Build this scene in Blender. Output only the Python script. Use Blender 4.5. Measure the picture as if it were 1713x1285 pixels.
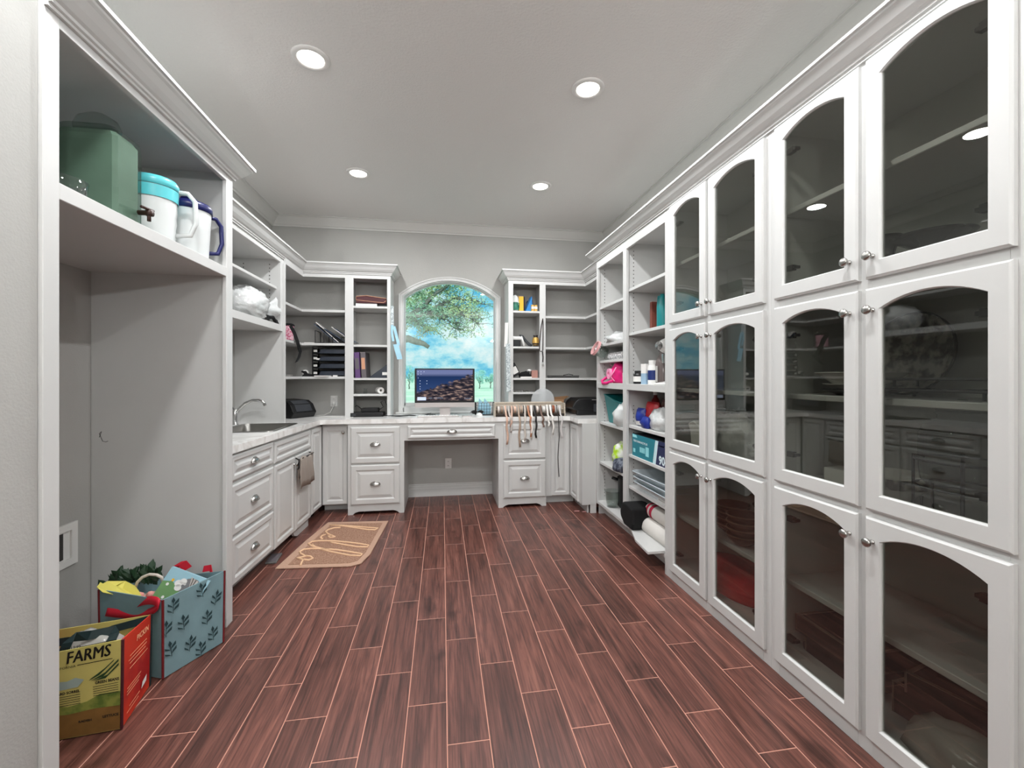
import bpy, bmesh, math, random
from mathutils import Vector, Matrix
for o in list(bpy.data.objects): bpy.data.objects.remove(o, do_unlink=True)
scene = bpy.context.scene
C = scene.collection
PI = math.pi

# ------------------------------------------------------------------ camera
F, CX, HY, VX, CH = 725.0, 856.5, 630.0, 740.0, 1.345
YAW = math.atan((CX - VX) / F)
cam = bpy.data.cameras.new('camera')
cam.sensor_fit = 'HORIZONTAL'; cam.sensor_width = 36.0
cam.lens = F / 1713.0 * 36.0
cam.shift_y = -(642.5 - HY) / 1713.0
cam.clip_start = 0.02; cam.clip_end = 600
camo = bpy.data.objects.new('camera', cam); C.objects.link(camo)
camo.location = (0, 0, CH); camo.rotation_euler = (PI / 2, 0, -YAW)
scene.camera = camo

# ------------------------------------------------------------------ look
vs = scene.view_settings
vs.view_transform = 'Standard'; vs.look = 'None'; vs.gamma = 1.0
vs.use_curve_mapping = False
vs.exposure = 0.0

# ------------------------------------------------------------------ world: bright summer sky with cumulus
def srgb(r, g, b):
    f = lambda c: (c / 255) / 12.92 if c / 255 <= 0.04045 else (((c / 255) + 0.055) / 1.055) ** 2.4
    return (f(r), f(g), f(b), 1.0)
w = bpy.data.worlds.new('summer_sky'); scene.world = w; w.use_nodes = True
nt = w.node_tree; nt.nodes.clear()
def nn(nt, t, **k):
    n = nt.nodes.new(t)
    for a, b in k.items():
        if a in n.inputs: n.inputs[a].default_value = b
        else: setattr(n, a, b)
    return n
L = nt.links.new
out = nn(nt, 'ShaderNodeOutputWorld'); bg = nn(nt, 'ShaderNodeBackground'); bg.inputs['Strength'].default_value = 1.35
tc = nn(nt, 'ShaderNodeTexCoord')
mp = nn(nt, 'ShaderNodeMapping'); mp.inputs['Scale'].default_value = (11.0, 11.0, 19.0)
n1 = nn(nt, 'ShaderNodeTexNoise'); n1.inputs['Scale'].default_value = 1.15; n1.inputs['Detail'].default_value = 8; n1.inputs['Roughness'].default_value = 0.66
cr = nn(nt, 'ShaderNodeValToRGB')
e = cr.color_ramp.elements
e[0].position = 0.38; e[0].color = srgb(84, 186, 228)
e[1].position = 0.66; e[1].color = srgb(236, 249, 251)
k = e.new(0.45); k.color = srgb(126, 210, 238)
k = e.new(0.52); k.color = srgb(178, 232, 244)
L(tc.outputs['Generated'], mp.inputs['Vector']); L(mp.outputs['Vector'], n1.inputs['Vector'])
L(n1.outputs['Fac'], cr.inputs['Fac']); L(cr.outputs['Color'], bg.inputs['Color']); L(bg.outputs['Background'], out.inputs['Surface'])

# sun on the garden (stands behind the house, so none of it enters the window)
sd = bpy.data.lights.new('sun', 'SUN'); sd.energy = 5.0; sd.angle = 0.02; sd.color = (1.0, 0.97, 0.9)
so = bpy.data.objects.new('sun', sd); C.objects.link(so); so.rotation_euler = (math.radians(52), 0, math.radians(-18)); so.location = (0, -4, 9)
DOWN_W, DOWN_COL = 19.5, (0.97, 0.985, 1.0)      # each recessed lamp
FILL_W = 185.0                                  # each wall lamp added behind the camera as fill

# ------------------------------------------------------------------ tagging helpers
def tag(o, label=None, cat=None, group=None, kind=None):
    if label: o['label'] = label
    if cat: o['category'] = cat
    if group: o['group'] = group
    if kind: o['kind'] = kind
    return o
def thing(name, label, cat, loc=(0, 0, 0), rotz=0.0, group=None):
    o = bpy.data.objects.new(name, None); C.objects.link(o)
    o.empty_display_size = 0.05
    o.location = loc; o.rotation_euler = (0, 0, rotz)
    return tag(o, label, cat, group)
def copy_tree(o, parent=None):
    c = o.copy(); C.objects.link(c)
    if parent: c.parent = parent
    for ch in list(o.children): copy_tree(ch, c)
    return c
def px(x, y, X=None, Y=None, Z=None):
    u = (x - CX) / F; v = (HY - y) / F
    s, c = math.sin(YAW), math.cos(YAW)
    r = (s + u * c, c - u * s, v)
    t = X / r[0] if X is not None else Y / r[1] if Y is not None else (Z - CH) / r[2]
    return (r[0] * t, r[1] * t, CH + r[2] * t)

# ------------------------------------------------------------------ mesh builder
class MB:
    def __init__(s): s.v = []; s.f = []
    def add(s, vs, fs):
        b = len(s.v); s.v += [tuple(p) for p in vs]; s.f += [tuple(i + b for i in f) for f in fs]; return s
    def box(s, x0, x1, y0, y1, z0, z1):
        if x0 > x1: x0, x1 = x1, x0
        if y0 > y1: y0, y1 = y1, y0
        if z0 > z1: z0, z1 = z1, z0
        return s.add([(x0,y0,z0),(x1,y0,z0),(x1,y1,z0),(x0,y1,z0),(x0,y0,z1),(x1,y0,z1),(x1,y1,z1),(x0,y1,z1)],
                     [(0,3,2,1),(4,5,6,7),(0,1,5,4),(1,2,6,5),(2,3,7,6),(3,0,4,7)])
    def prism(s, poly, axis, a, b):
        n = len(poly)
        mk = {'z': lambda p, t: (p[0], p[1], t), 'y': lambda p, t: (p[0], t, p[1]), 'x': lambda p, t: (t, p[0], p[1])}[axis]
        vs = [mk(p, a) for p in poly] + [mk(p, b) for p in poly]
        fs = [tuple(range(n)), tuple(range(2*n-1, n-1, -1))] + [(i, n+i, n+(i+1) % n, (i+1) % n) for i in range(n)]
        return s.add(vs, fs)
    def rings(s, rs, cap0=False, cap1=False, closed=True):
        n = len(rs[0]); vs = [p for r in rs for p in r]; fs = []
        for k in range(len(rs)-1):
            for i in range(n if closed else n-1):
                j = (i+1) % n
                fs.append((k*n+i, k*n+j, (k+1)*n+j, (k+1)*n+i))
        if cap0: fs.append(tuple(range(n-1, -1, -1)))
        if cap1: fs.append(tuple((len(rs)-1)*n+i for i in range(n)))
        return s.add(vs, fs)
    def lathe(s, prof, n=20, c=(0,0,0), axis='z', cap=True, sx=1.0, sy=1.0):
        rs = []
        for r, h in prof:
            ring = []
            for i in range(n):
                a = 2*PI*i/n; p, q = r*math.cos(a)*sx, r*math.sin(a)*sy
                ring.append({'z': (c[0]+p, c[1]+q, c[2]+h), 'y': (c[0]+p, c[1]+h, c[2]+q), 'x': (c[0]+h, c[1]+p, c[2]+q)}[axis])
            rs.append(ring)
        return s.rings(rs, cap, cap)
    def tube(s, pts, r, n=8, closed=False, cap=True):
        pts = [Vector(p) for p in pts]; m = len(pts); rs = []
        rr = r if isinstance(r, (list, tuple)) else [r]*m
        up = None
        for i, p in enumerate(pts):
            if closed: d = pts[(i+1) % m] - pts[i-1]
            else: d = pts[min(i+1, m-1)] - pts[max(i-1, 0)]
            d = d.normalized() if d.length > 1e-9 else Vector((0, 0, 1))
            if up is None: up = Vector((0, 0, 1)) if abs(d.z) < 0.9 else Vector((1, 0, 0))
            a = d.cross(up)
            if a.length < 1e-6: a = d.cross(Vector((0.3, 1, 0.2)))
            a.normalize(); b = a.cross(d).normalized(); up = b
            rs.append([tuple(p + a*math.cos(2*PI*k/n)*rr[i] + b*math.sin(2*PI*k/n)*rr[i]) for k in range(n)])
        if closed: rs.append(rs[0]); return s.rings(rs)
        return s.rings(rs, cap, cap)
    def strip(s, pts, wdir, w, th=0.0015):
        """flat ribbon along pts, width w along wdir (vector or list of vectors)"""
        m = len(pts); rs = []
        for i, p in enumerate(pts):
            p = Vector(p); d = (Vector(pts[min(i+1, m-1)]) - Vector(pts[max(i-1, 0)]))
            wd = Vector(wdir[i] if isinstance(wdir, list) else wdir).normalized()
            nrm = d.cross(wd); nrm = nrm.normalized()*th/2 if nrm.length > 1e-9 else Vector((0, 0, th/2))
            h = wd*w/2
            rs.append([tuple(p-h-nrm), tuple(p+h-nrm), tuple(p+h+nrm), tuple(p-h+nrm)])
        return s.rings(rs, True, True)
    def sweep(s, path, prof, z):
        """mitred moulding: path = xy points, outside to the right of travel; prof = closed (out, up) loop"""
        m = len(path); rs = []
        for i in range(m):
            p = Vector(path[i])
            d0 = (Vector(path[i]) - Vector(path[i-1])).normalized() if i else None
            d1 = (Vector(path[i+1]) - Vector(path[i])).normalized() if i < m-1 else None
            if d0 is None: d0 = d1
            if d1 is None: d1 = d0
            n0 = Vector((d0.y, -d0.x)); n1 = Vector((d1.y, -d1.x)); b = (n0+n1)
            b = b / max(1e-6, b.dot(n0))
            rs.append([(p.x+b.x*o, p.y+b.y*o, z+h) for o, h in prof])
        return s.rings(rs, True, True)
    def build(s, name, mat, parent=None, smooth=False, bevel=0.0, seg=1, sub=0, kind=None):
        me = bpy.data.meshes.new(name)
        bm = bmesh.new(); bv = [bm.verts.new(p) for p in s.v]
        for f in s.f:
            if len(set(f)) < 3: continue
            try: bm.faces.new([bv[i] for i in f])
            except ValueError: pass
        bmesh.ops.remove_doubles(bm, verts=bm.verts, dist=1e-6)
        bmesh.ops.recalc_face_normals(bm, faces=bm.faces)
        if bevel:
            es = [ed for ed in bm.edges if len(ed.link_faces) == 2 and ed.calc_face_angle(0) > 0.7]
            if es: bmesh.ops.bevel(bm, geom=es, offset=bevel, offset_type='OFFSET', segments=seg, profile=0.5, affect='EDGES', clamp_overlap=True)
        if smooth:
            for f in bm.faces: f.smooth = True
            if smooth is not True:
                for ed in bm.edges:
                    if len(ed.link_faces) == 2 and ed.calc_face_angle(0) > smooth: ed.smooth = False
        bm.to_mesh(me); bm.free()
        o = bpy.data.objects.new(name, me); C.objects.link(o)
        if mat: me.materials.append(M[mat] if isinstance(mat, str) else mat)
        if parent: o.parent = parent
        if sub:
            md = o.modifiers.new('subsurf', 'SUBSURF'); md.levels = sub; md.render_levels = sub
        if kind: o['kind'] = kind
        return o
def boxo(name, mat, parent, x0, x1, y0, y1, z0, z1, bevel=0.0, **k):
    return MB().box(x0, x1, y0, y1, z0, z1).build(name, mat, parent, bevel=bevel, **k)
def text_mb(txt, size, shear=0.0, offset=0.0, width=None):
    cu = bpy.data.curves.new('t', 'FONT'); cu.body = txt; cu.size = size; cu.shear = shear; cu.offset = offset
    cu.align_x = 'CENTER'; cu.align_y = 'CENTER'; cu.resolution_u = 2
    ob = bpy.data.objects.new('t', cu); C.objects.link(ob)
    dg = bpy.context.evaluated_depsgraph_get(); me = bpy.data.meshes.new_from_object(ob.evaluated_get(dg))
    vs = [tuple(v.co) for v in me.vertices]; fs = [tuple(p.vertices) for p in me.polygons]
    bpy.data.objects.remove(ob); bpy.data.curves.remove(cu); bpy.data.meshes.remove(me)
    if width:
        xs = [v[0] for v in vs]; k = width/(max(xs)-min(xs)); vs = [(v[0]*k, v[1], v[2]) for v in vs]
    return vs, fs
def print_on(name, mat, parent, vs, fs, o, u, v):
    """lay flat print: 2-D coords -> o + x*u + y*v"""
    o, u, v = Vector(o), Vector(u), Vector(v)
    mb = MB(); mb.add([tuple(o + u*p[0] + v*p[1]) for p in vs], fs)
    return mb.build(name, mat, parent)

# ------------------------------------------------------------------ materials
M = {}
def pmat(name, rgb, rough=0.5, metal=0.0, var=0.0, vscale=8.0, bump=0.0, bscale=60.0, spec=None, trans=0.0, ior=1.45, alpha=1.0, emis=None, estr=0.0, rgb2=None, coat=0.0, sheen=0.0):
    m = bpy.data.materials.new(name); m.use_nodes = True; nt = m.node_tree
    b = nt.nodes['Principled BSDF']; Lk = nt.links.new
    col = srgb(*rgb); b.inputs['Base Color'].default_value = col
    b.inputs['Roughness'].default_value = rough; b.inputs['Metallic'].default_value = metal; b.inputs['IOR'].default_value = ior
    b.inputs['Transmission Weight'].default_value = trans; b.inputs['Alpha'].default_value = alpha
    b.inputs['Coat Weight'].default_value = coat; b.inputs['Sheen Weight'].default_value = sheen
    if spec is not None: b.inputs['Specular IOR Level'].default_value = spec
    if emis: b.inputs['Emission Color'].default_value = srgb(*emis); b.inputs['Emission Strength'].default_value = estr
    tc = nn(nt, 'ShaderNodeTexCoord')
    if var or rgb2:
        n = nn(nt, 'ShaderNodeTexNoise'); n.inputs['Scale'].default_value = vscale; n.inputs['Detail'].default_value = 4
        r = nn(nt, 'ShaderNodeValToRGB'); a = r.color_ramp.elements
        if rgb2:
            a[0].position = .42; a[1].position = .58; a[0].color = col; a[1].color = srgb(*rgb2)
        else:
            a[0].position = .3; a[1].position = .7
            a[0].color = tuple(c*(1-var) for c in col[:3])+(1,); a[1].color = tuple(min(1, c*(1+var)) for c in col[:3])+(1,)
        Lk(tc.outputs['Object'], n.inputs['Vector']); Lk(n.outputs['Fac'], r.inputs['Fac']); Lk(r.outputs['Color'], b.inputs['Base Color'])
    if bump:
        n = nn(nt, 'ShaderNodeTexNoise'); n.inputs['Scale'].default_value = bscale; n.inputs['Detail'].default_value = 3
        bp = nn(nt, 'ShaderNodeBump'); bp.inputs['Strength'].default_value = bump; bp.inputs['Distance'].default_value = 0.01
        Lk(tc.outputs['Object'], n.inputs['Vector']); Lk(n.outputs['Fac'], bp.inputs['Height']); Lk(bp.outputs['Normal'], b.inputs['Normal'])
    M[name] = m; return m
def glassmat(name, tint, ior=1.5, rough=0.0, gain=1.0):
    """thin sheet: clear transmission with a fresnel reflection"""
    m = bpy.data.materials.new(name); m.use_nodes = True; nt = m.node_tree; nt.nodes.clear(); Lk = nt.links.new
    o = nn(nt, 'ShaderNodeOutputMaterial'); t = nn(nt, 'ShaderNodeBsdfTransparent'); g = nn(nt, 'ShaderNodeBsdfGlossy'); g.inputs['Roughness'].default_value = rough
    t.inputs['Color'].default_value = srgb(*tint)
    fr = nn(nt, 'ShaderNodeFresnel'); fr.inputs['IOR'].default_value = ior
    ge = nn(nt, 'ShaderNodeNewGeometry'); im = nn(nt, 'ShaderNodeMapRange'); im.inputs[3].default_value = ior; im.inputs[4].default_value = 1/ior
    Lk(ge.outputs['Backfacing'], im.inputs[0]); Lk(im.outputs[0], fr.inputs['IOR'])
    mm = nn(nt, 'ShaderNodeMath'); mm.operation = 'MULTIPLY'; mm.inputs[1].default_value = gain; mm.use_clamp = True
    mx = nn(nt, 'ShaderNodeMixShader')
    Lk(fr.outputs[0], mm.inputs[0]); Lk(mm.outputs[0], mx.inputs[0]); Lk(t.outputs[0], mx.inputs[1]); Lk(g.outputs[0], mx.inputs[2]); Lk(mx.outputs[0], o.inputs[0])
    M[name] = m; return m

pmat('wall_paint', (176, 175, 171), 0.85, var=.03, vscale=3, bump=.12, bscale=140)
pmat('ceiling_paint', (234, 233, 230), 0.9, bump=.25, bscale=75)
pmat('white_paint', (206, 206, 204), 0.38, var=.012, vscale=5)
pmat('inner_paint', (204, 203, 198), 0.55)
pmat('trim_paint', (214, 213, 209), 0.45)
pmat('grout', (200, 146, 128), 0.8)
pmat('nickel', (176, 174, 170), 0.27, 1.0)
pmat('chrome', (205, 205, 205), 0.12, 1.0)
pmat('steel', (150, 148, 144), 0.3, 1.0, bump=.03, bscale=220)
pmat('dark_hinge', (44, 42, 40), 0.4, 0.6)
pmat('black_plastic', (13, 13, 15), 0.45)
pmat('black_cloth', (9, 9, 10), 0.9)
pmat('white_plastic', (232, 231, 228), 0.35)
pmat('paper', (232, 230, 226), 0.8)
pmat('lens', (255, 250, 242), 0.5, emis=(255, 249, 240), estr=9.0)
pmat('hole', (60, 58, 56), 0.9)
glassmat('pane_glass', (238, 240, 238), 1.45)
glassmat('door_glass', (219, 220, 216), 1.5, gain=1.75)

def marble():
    m = pmat('quartz', (240, 239, 236), 0.16)
    nt = m.node_tree; b = nt.nodes['Principled BSDF']; tc = nt.nodes['Texture Coordinate']
    n = nn(nt, 'ShaderNodeTexNoise'); n.inputs['Scale'].default_value = 2.2; n.inputs['Detail'].default_value = 9; n.inputs['Distortion'].default_value = 1.6
    r = nn(nt, 'ShaderNodeValToRGB'); e = r.color_ramp.elements
    e[0].position = .44; e[0].color = srgb(242, 241, 239); e[1].position = .56; e[1].color = srgb(240, 239, 236); k = e.new(.5); k.color = srgb(222, 219, 215)
    nt.links.new(tc.outputs['Object'], n.inputs['Vector']); nt.links.new(n.outputs['Fac'], r.inputs['Fac']); nt.links.new(r.outputs['Color'], b.inputs['Base Color'])
marble()
def wood_tile():
    m = bpy.data.materials.new('wood_tile'); m.use_nodes = True; nt = m.node_tree; b = nt.nodes['Principled BSDF']; Lk = nt.links.new
    tc = nn(nt, 'ShaderNodeTexCoord'); oi = nn(nt, 'ShaderNodeObjectInfo')
    mul = nn(nt, 'ShaderNodeVectorMath'); mul.operation = 'SCALE'; mul.inputs[0].default_value = (37.0, 91.0, 53.0)
    Lk(oi.outputs['Random'], mul.inputs['Scale'])
    add = nn(nt, 'ShaderNodeVectorMath'); Lk(tc.outputs['Object'], add.inputs[0]); Lk(mul.outputs[0], add.inputs[1])
    mp = nn(nt, 'ShaderNodeMapping'); mp.inputs['Scale'].default_value = (16, 1.1, 1); Lk(add.outputs[0], mp.inputs[0])
    g = nn(nt, 'ShaderNodeTexNoise'); g.inputs['Scale'].default_value = 1.6; g.inputs['Detail'].default_value = 7; g.inputs['Roughness'].default_value = .62; g.inputs['Distortion'].default_value = .9; Lk(mp.outputs[0], g.inputs['Vector'])
    mp2 = nn(nt, 'ShaderNodeMapping'); mp2.inputs['Scale'].default_value = (150, 4.5, 1); Lk(add.outputs[0], mp2.inputs[0])
    g2 = nn(nt, 'ShaderNodeTexNoise'); g2.inputs['Scale'].default_value = 1.0; g2.inputs['Detail'].default_value = 4; Lk(mp2.outputs[0], g2.inputs['Vector'])
    mp3 = nn(nt, 'ShaderNodeMapping'); mp3.inputs['Scale'].default_value = (9, 4.0, 1); Lk(add.outputs[0], mp3.inputs[0])
    kn = nn(nt, 'ShaderNodeTexNoise'); kn.inputs['Scale'].default_value = 1.0; kn.inputs['Detail'].default_value = 3; Lk(mp3.outputs[0], kn.inputs['Vector'])
    r = nn(nt, 'ShaderNodeValToRGB'); e = r.color_ramp.elements
    e[0].position = .28; e[0].color = srgb(66, 40, 34); e[1].position = .74; e[1].color = srgb(142, 90, 76)
    k = e.new(.44); k.color = srgb(98, 58, 49); k = e.new(.58); k.color = srgb(118, 72, 61)
    Lk(g.outputs['Fac'], r.inputs['Fac'])
    r2 = nn(nt, 'ShaderNodeValToRGB'); e = r2.color_ramp.elements; e[0].position = .36; e[0].color = (.48, .46, .45, 1); e[1].position = .56; e[1].color = (1, 1, 1, 1); Lk(g2.outputs['Fac'], r2.inputs['Fac'])
    r3 = nn(nt, 'ShaderNodeValToRGB'); e = r3.color_ramp.elements; e[0].position = .27; e[0].color = (.3, .28, .27, 1); e[1].position = .4; e[1].color = (1, 1, 1, 1); Lk(kn.outputs['Fac'], r3.inputs['Fac'])
    m1 = nn(nt, 'ShaderNodeMix'); m1.data_type = 'RGBA'; m1.blend_type = 'MULTIPLY'; m1.inputs[0].default_value = .8; Lk(r.outputs[0], m1.inputs[6]); Lk(r2.outputs[0], m1.inputs[7])
    m2 = nn(nt, 'ShaderNodeMix'); m2.data_type = 'RGBA'; m2.blend_type = 'MULTIPLY'; m2.inputs[0].default_value = .75; Lk(m1.outputs[2], m2.inputs[6]); Lk(r3.outputs[0], m2.inputs[7])
    hs = nn(nt, 'ShaderNodeHueSaturation'); mr = nn(nt, 'ShaderNodeMapRange'); mr.inputs[3].default_value = .84; mr.inputs[4].default_value = 1.18; Lk(oi.outputs['Random'], mr.inputs[0]); Lk(mr.outputs[0], hs.inputs['Value']); hs.inputs['Saturation'].default_value = 0.96
    Lk(m2.outputs[2], hs.inputs['Color']); Lk(hs.outputs[0], b.inputs['Base Color'])
    b.inputs['Roughness'].default_value = .36
    bp = nn(nt, 'ShaderNodeBump'); bp.inputs['Strength'].default_value = .35; bp.inputs['Distance'].default_value = .002; Lk(g2.outputs['Fac'], bp.inputs['Height']); Lk(bp.outputs[0], b.inputs['Normal'])
    M['wood_tile'] = m
wood_tile()

# ================================================================== THE SETTING
def struct(o): o['kind'] = 'structure'; return o
XL, XR, YB, YF, ZC = -1.79, 1.95, 4.96, -2.6, 3.05
floor = struct(boxo('floor', 'grout', None, XL-.1, XR+.1, YF-.1, YB+.1, -.12, -.0012))
PW, PL = .1564, .635
pm = MB().box(.0019, PW-.0019, .0019, PL-.0019, -.010, 0).build('plank', 'wood_tile', floor, bevel=.0012).data
first = bpy.data.objects[-1] if False else floor.children[0]
bpy.data.objects.remove(first, do_unlink=True)
for k in range(-12, 10):
    x0 = .018 + k*PW
    off = (1.60 - .2117*k) % PL
    j = math.floor((YF - off)/PL) + 1
    while off + j*PL < YB - .02:
        y0 = off + j*PL; j += 1
        o = bpy.data.objects.new('plank', pm); C.objects.link(o); o.parent = floor; o.location = (x0, y0, 0)
        if y0 + PL > YB: o.scale.y = (YB - y0)/PL
ceiling = struct(boxo('ceiling', 'ceiling_paint', None, XL-.1, XR+.1, YF-.1, YB+.16, ZC, ZC+.12))
struct(boxo('wall_left', 'wall_paint', None, XL-.1, XL, YF-.1, YB+.16, 0, ZC))
struct(boxo('wall_right', 'wall_paint', None, XR, XR+.1, YF-.1, YB+.16, 0, ZC))
struct(boxo('wall_near_left', 'wall_paint', None, XL, -1.152, YF, 1.450, 0, ZC))
struct(boxo('wall_near_right', 'wall_paint', None, 1.505, XR, YF, .852, 0, ZC))
struct(boxo('wall_front', 'wall_paint', None, XL, XR, YF-.1, YF, 0, ZC))
# back wall with the arched window opening
WXC, WHW, WZ0, WZS, WRISE = .090, .535, 1.000, 2.235, .195
def arch(hw, zs, rise, xc=WXC, n=24):
    r = (hw*hw + rise*rise)/(2*rise); cz = zs + rise - r; a = math.asin(min(1, hw/r))
    return [(xc + r*math.sin(-a + 2*a*i/n), cz + r*math.cos(-a + 2*a*i/n)) for i in range(n+1)]
ap = arch(WHW, WZS, WRISE)
mb = MB()
mb.box(XL, WXC-WHW, YB, YB+.14, 0, ZC).box(WXC+WHW, XR, YB, YB+.14, 0, ZC).box(WXC-WHW, WXC+WHW, YB, YB+.14, 0, WZ0)
for (xa, za), (xb, zb) in zip(ap[:-1], ap[1:]):
    mb.add([(xa,YB,za),(xb,YB,zb),(xb,YB,ZC),(xa,YB,ZC),(xa,YB+.14,za),(xb,YB+.14,zb),(xb,YB+.14,ZC),(xa,YB+.14,ZC)],
           [(0,1,2,3),(7,6,5,4),(0,4,5,1),(2,6,7,3)])
struct(mb.build('wall_back', 'wall_paint'))
# ceiling crown
ceil_prof = [(0, 0), (0, -.10), (.012, -.10), (.016, -.088), (.03, -.082), (.06, -.05), (.082, -.022), (.086, -.012), (.10, -.010), (.10, 0)]
struct(MB().sweep([(XL, 1.45), (XL, YB), (XR, YB), (XR, .852)], ceil_prof, ZC).build('trim_1', 'trim_paint'))
base_prof = [(0, 0), (.016, 0), (.016, .085), (.012, .092), (.012, .115), (.007, .122), (.007, .135), (0, .14)]
struct(MB().sweep([(-.372, YB), (.566, YB)], base_prof, 0).build('baseboard_back', 'white_paint'))

# window: casing, jamb, sash, glass, stool
win = bpy.data.objects.new('window_1', None); C.objects.link(win); win.location = (0, 0, 0); struct(win)
def arch_outline(hw, z0, zs, rise, xc=WXC, n=24):
    return [(xc-hw, z0)] + arch(hw, zs, rise, xc, n) + [(xc+hw, z0)]
def arch_frame(name, mat, prof, base_hw, z0, zs, rise, y, z0close=None):
    """prof: list of (inset from outline, y offset) closed loop, swept round sides+arch"""
    rs = []
    for ins, dy in prof:
        k = (base_hw-ins)/base_hw
        pts = arch_outline(base_hw-ins, z0, zs - ins*.35, rise*k)
        rs.append([(p[0], y+dy, p[1]) for p in pts])
    rs.append(rs[0])
    return MB().rings(rs, closed=False)
cas = [(0, 0), (0, -.022), (.006, -.028), (.018, -.028), (.024, -.020), (.046, -.018), (.052, -.024), (.060, -.024), (.064, 0)]
arch_frame('casing', 'white_paint', cas, .572, WZ0-.055, WZS+.022, .212, YB).build('casing', 'white_paint', win)
MB().box(WXC-.572, WXC+.572, YB-.024, YB, WZ0-.062, WZ0+.004).build('apron_rail', 'white_paint', win, bevel=.003)
MB().box(WXC-.60, WXC+.60, YB-.05, YB+.03, WZ0-.068, WZ0-.048).build('stool', 'white_paint', win, bevel=.004)
arch_frame('jamb', 'white_paint', [(0, 0), (.022, 0), (.022, .14), (0, .14)], WHW, WZ0, WZS, WRISE, YB).build('jamb', 'white_paint', win)
arch_frame('sash', 'white_paint', [(.018, .05), (.018, .035), (.034, .035), (.038, .045), (.038, .075), (.018, .075)], WHW, WZ0+.012, WZS, WRISE, YB).build('sash', 'white_paint', win)
MB().box(WXC-WHW+.02, WXC+WHW-.02, YB, YB+.14, WZ0, WZ0+.018).box(WXC-WHW+.02, WXC+WHW-.02, YB+.035, YB+.075, WZ0+.018, WZ0+.05).build('sash_rail', 'white_paint', win, bevel=.002)
gp = arch_outline(WHW-.03, WZ0+.04, WZS-.01, WRISE*.95)
MB().prism(gp, 'y', YB+.056, YB+.060).build('glass_pane', 'pane_glass', win)
# ================================================================== CABINET PARTS
WP = 'white_paint'
def rect_ring(x0, x1, z0, z1, ins, y): return [(x0+ins, y, z0+ins), (x1-ins, y, z0+ins), (x1-ins, y, z1-ins), (x0+ins, y, z1-ins)]
def raised(name, parent, x0, x1, z0, z1, t=.02, fr=.05, y=0.0):
    fr = min(fr, (x1-x0)*.27, (z1-z0)*.27); sl = min(.026, fr*.5)
    prof = [(0, 0), (0, -t+.007), (.004, -t+.003), (.010, -t), (fr-.012, -t), (fr-.004, -t+.005), (fr, -t+.009), (fr+.006, -t+.009), (fr+.006+sl, -t+.001), (fr+.010+sl, -t+.001)]
    rs = [rect_ring(x0, x1, z0, z1, i, y+d) for i, d in prof]
    return MB().rings(rs, True, True).build(name, WP, parent)
def cup_pull(parent, x, z, y=-.02, a=.046):
    rs = []
    for j in range(7):
        th = PI/2*j/6
        rs.append([(x+a*math.cos(PI*i/12), y-.024*math.sin(PI*i/12)**.7*math.sin(th), z-.012+.030*math.sin(PI*i/12)**.8*math.cos(th)) for i in range(13)])
    mb = MB().rings(rs, closed=False)
    mb.tube([(x+a*math.cos(PI*i/16), y-.024*math.sin(PI*i/16)**.7, z-.012) for i in range(17)], .0022, 6)
    mb.tube([(x+(a+.001)*math.cos(PI*i/16), y-.001, z-.012+.031*math.sin(PI*i/16)**.8) for i in range(17)], .003, 6)
    return mb.build('cup_pull', 'nickel', parent, smooth=True)
def knob(parent, x, z, y=-.02):
    return MB().lathe([(.0, 0), (.0085, 0), (.0085, -.003), (.005, -.006), (.0045, -.014), (.008, -.018), (.0145, -.021), (.0165, -.026), (.0145, -.031), (.008, -.034), (.0, -.0345)], 16, (x, y, z), 'y', cap=False).build('knob', 'nickel', parent, smooth=True)
def arched_door(parent, x0, x1, z0, z1, hinge_left, knob_z, t=.02, fr=.056, bot=.062, drop=.076, rise=.036):
    def ring(ins_o, ins_i, y_o, y_i, N=14):
        hw = (x1-x0)/2-fr+ins_i; xc = (x0+x1)/2
        k = hw/((x1-x0)/2-fr)
        inner = [(xc-hw, z0+bot-ins_i), (xc+hw, z0+bot-ins_i)] + arch(hw, z1-drop, rise*k+ins_i*.6, xc, N)[::-1]
        a, b, c, d = x0+ins_o, x1-ins_o, z0+ins_o, z1-ins_o
        top = [(b, z1-drop)] + [(b+(a-b)*i/N, d) for i in range(0, N+1)] + [(a, z1-drop)]
        inn2 = inner[:2] + [inner[2]] + inner[2:] + [inner[-1]]
        outer = [(a, c), (b, c)] + top
        return [(p[0], y_o, p[1]) for p in outer], [(p[0], y_i, p[1]) for p in inn2]
    ob, ib = ring(0, 0, 0, 0); of1, _ = ring(0, 0, -t+.006, 0); of2, if2 = ring(.007, .005, -t, -t); _, if1 = ring(0, 0, 0, -t+.007)
    ob2, _ = ring(.003, 0, -t+.004, 0)
    d = MB().rings([ib, ob, of1, ob2, of2, if2, if1, ib]).build('door', WP, parent)
    hw = (x1-x0)/2-fr+.006; xc = (x0+x1)/2
    gpoly = [(xc-hw, z0+bot-.006), (xc+hw, z0+bot-.006)] + arch(hw, z1-drop, rise+.005, xc, 14)[::-1]
    MB().prism(gpoly, 'y', -.008, -.005).build('glass_pane', 'door_glass', d)
    kx = x1-.03 if hinge_left else x0+.03
    knob(d, kx, knob_z)
    hx = x0+fr+.008 if hinge_left else x1-fr-.008
    sg = 1 if hinge_left else -1
    for hz in (z0+.13, z1-.13): MB().box(hx-sg*.012, hx+sg*.022, .002, .022, hz-.012, hz+.012).box(hx+sg*.022, hx+sg*.034, .004, .03, hz-.006, hz+.006).build('hinge', 'dark_hinge', d)
    return d
crown = [(0, 0), (.010, 0), (.010, .010), (.018, .013), (.020, .022), (.030, .028), (.046, .046), (.062, .070), (.070, .078), (.072, .086), (.082, .088), (.082, .102), (0, .102)]
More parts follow.
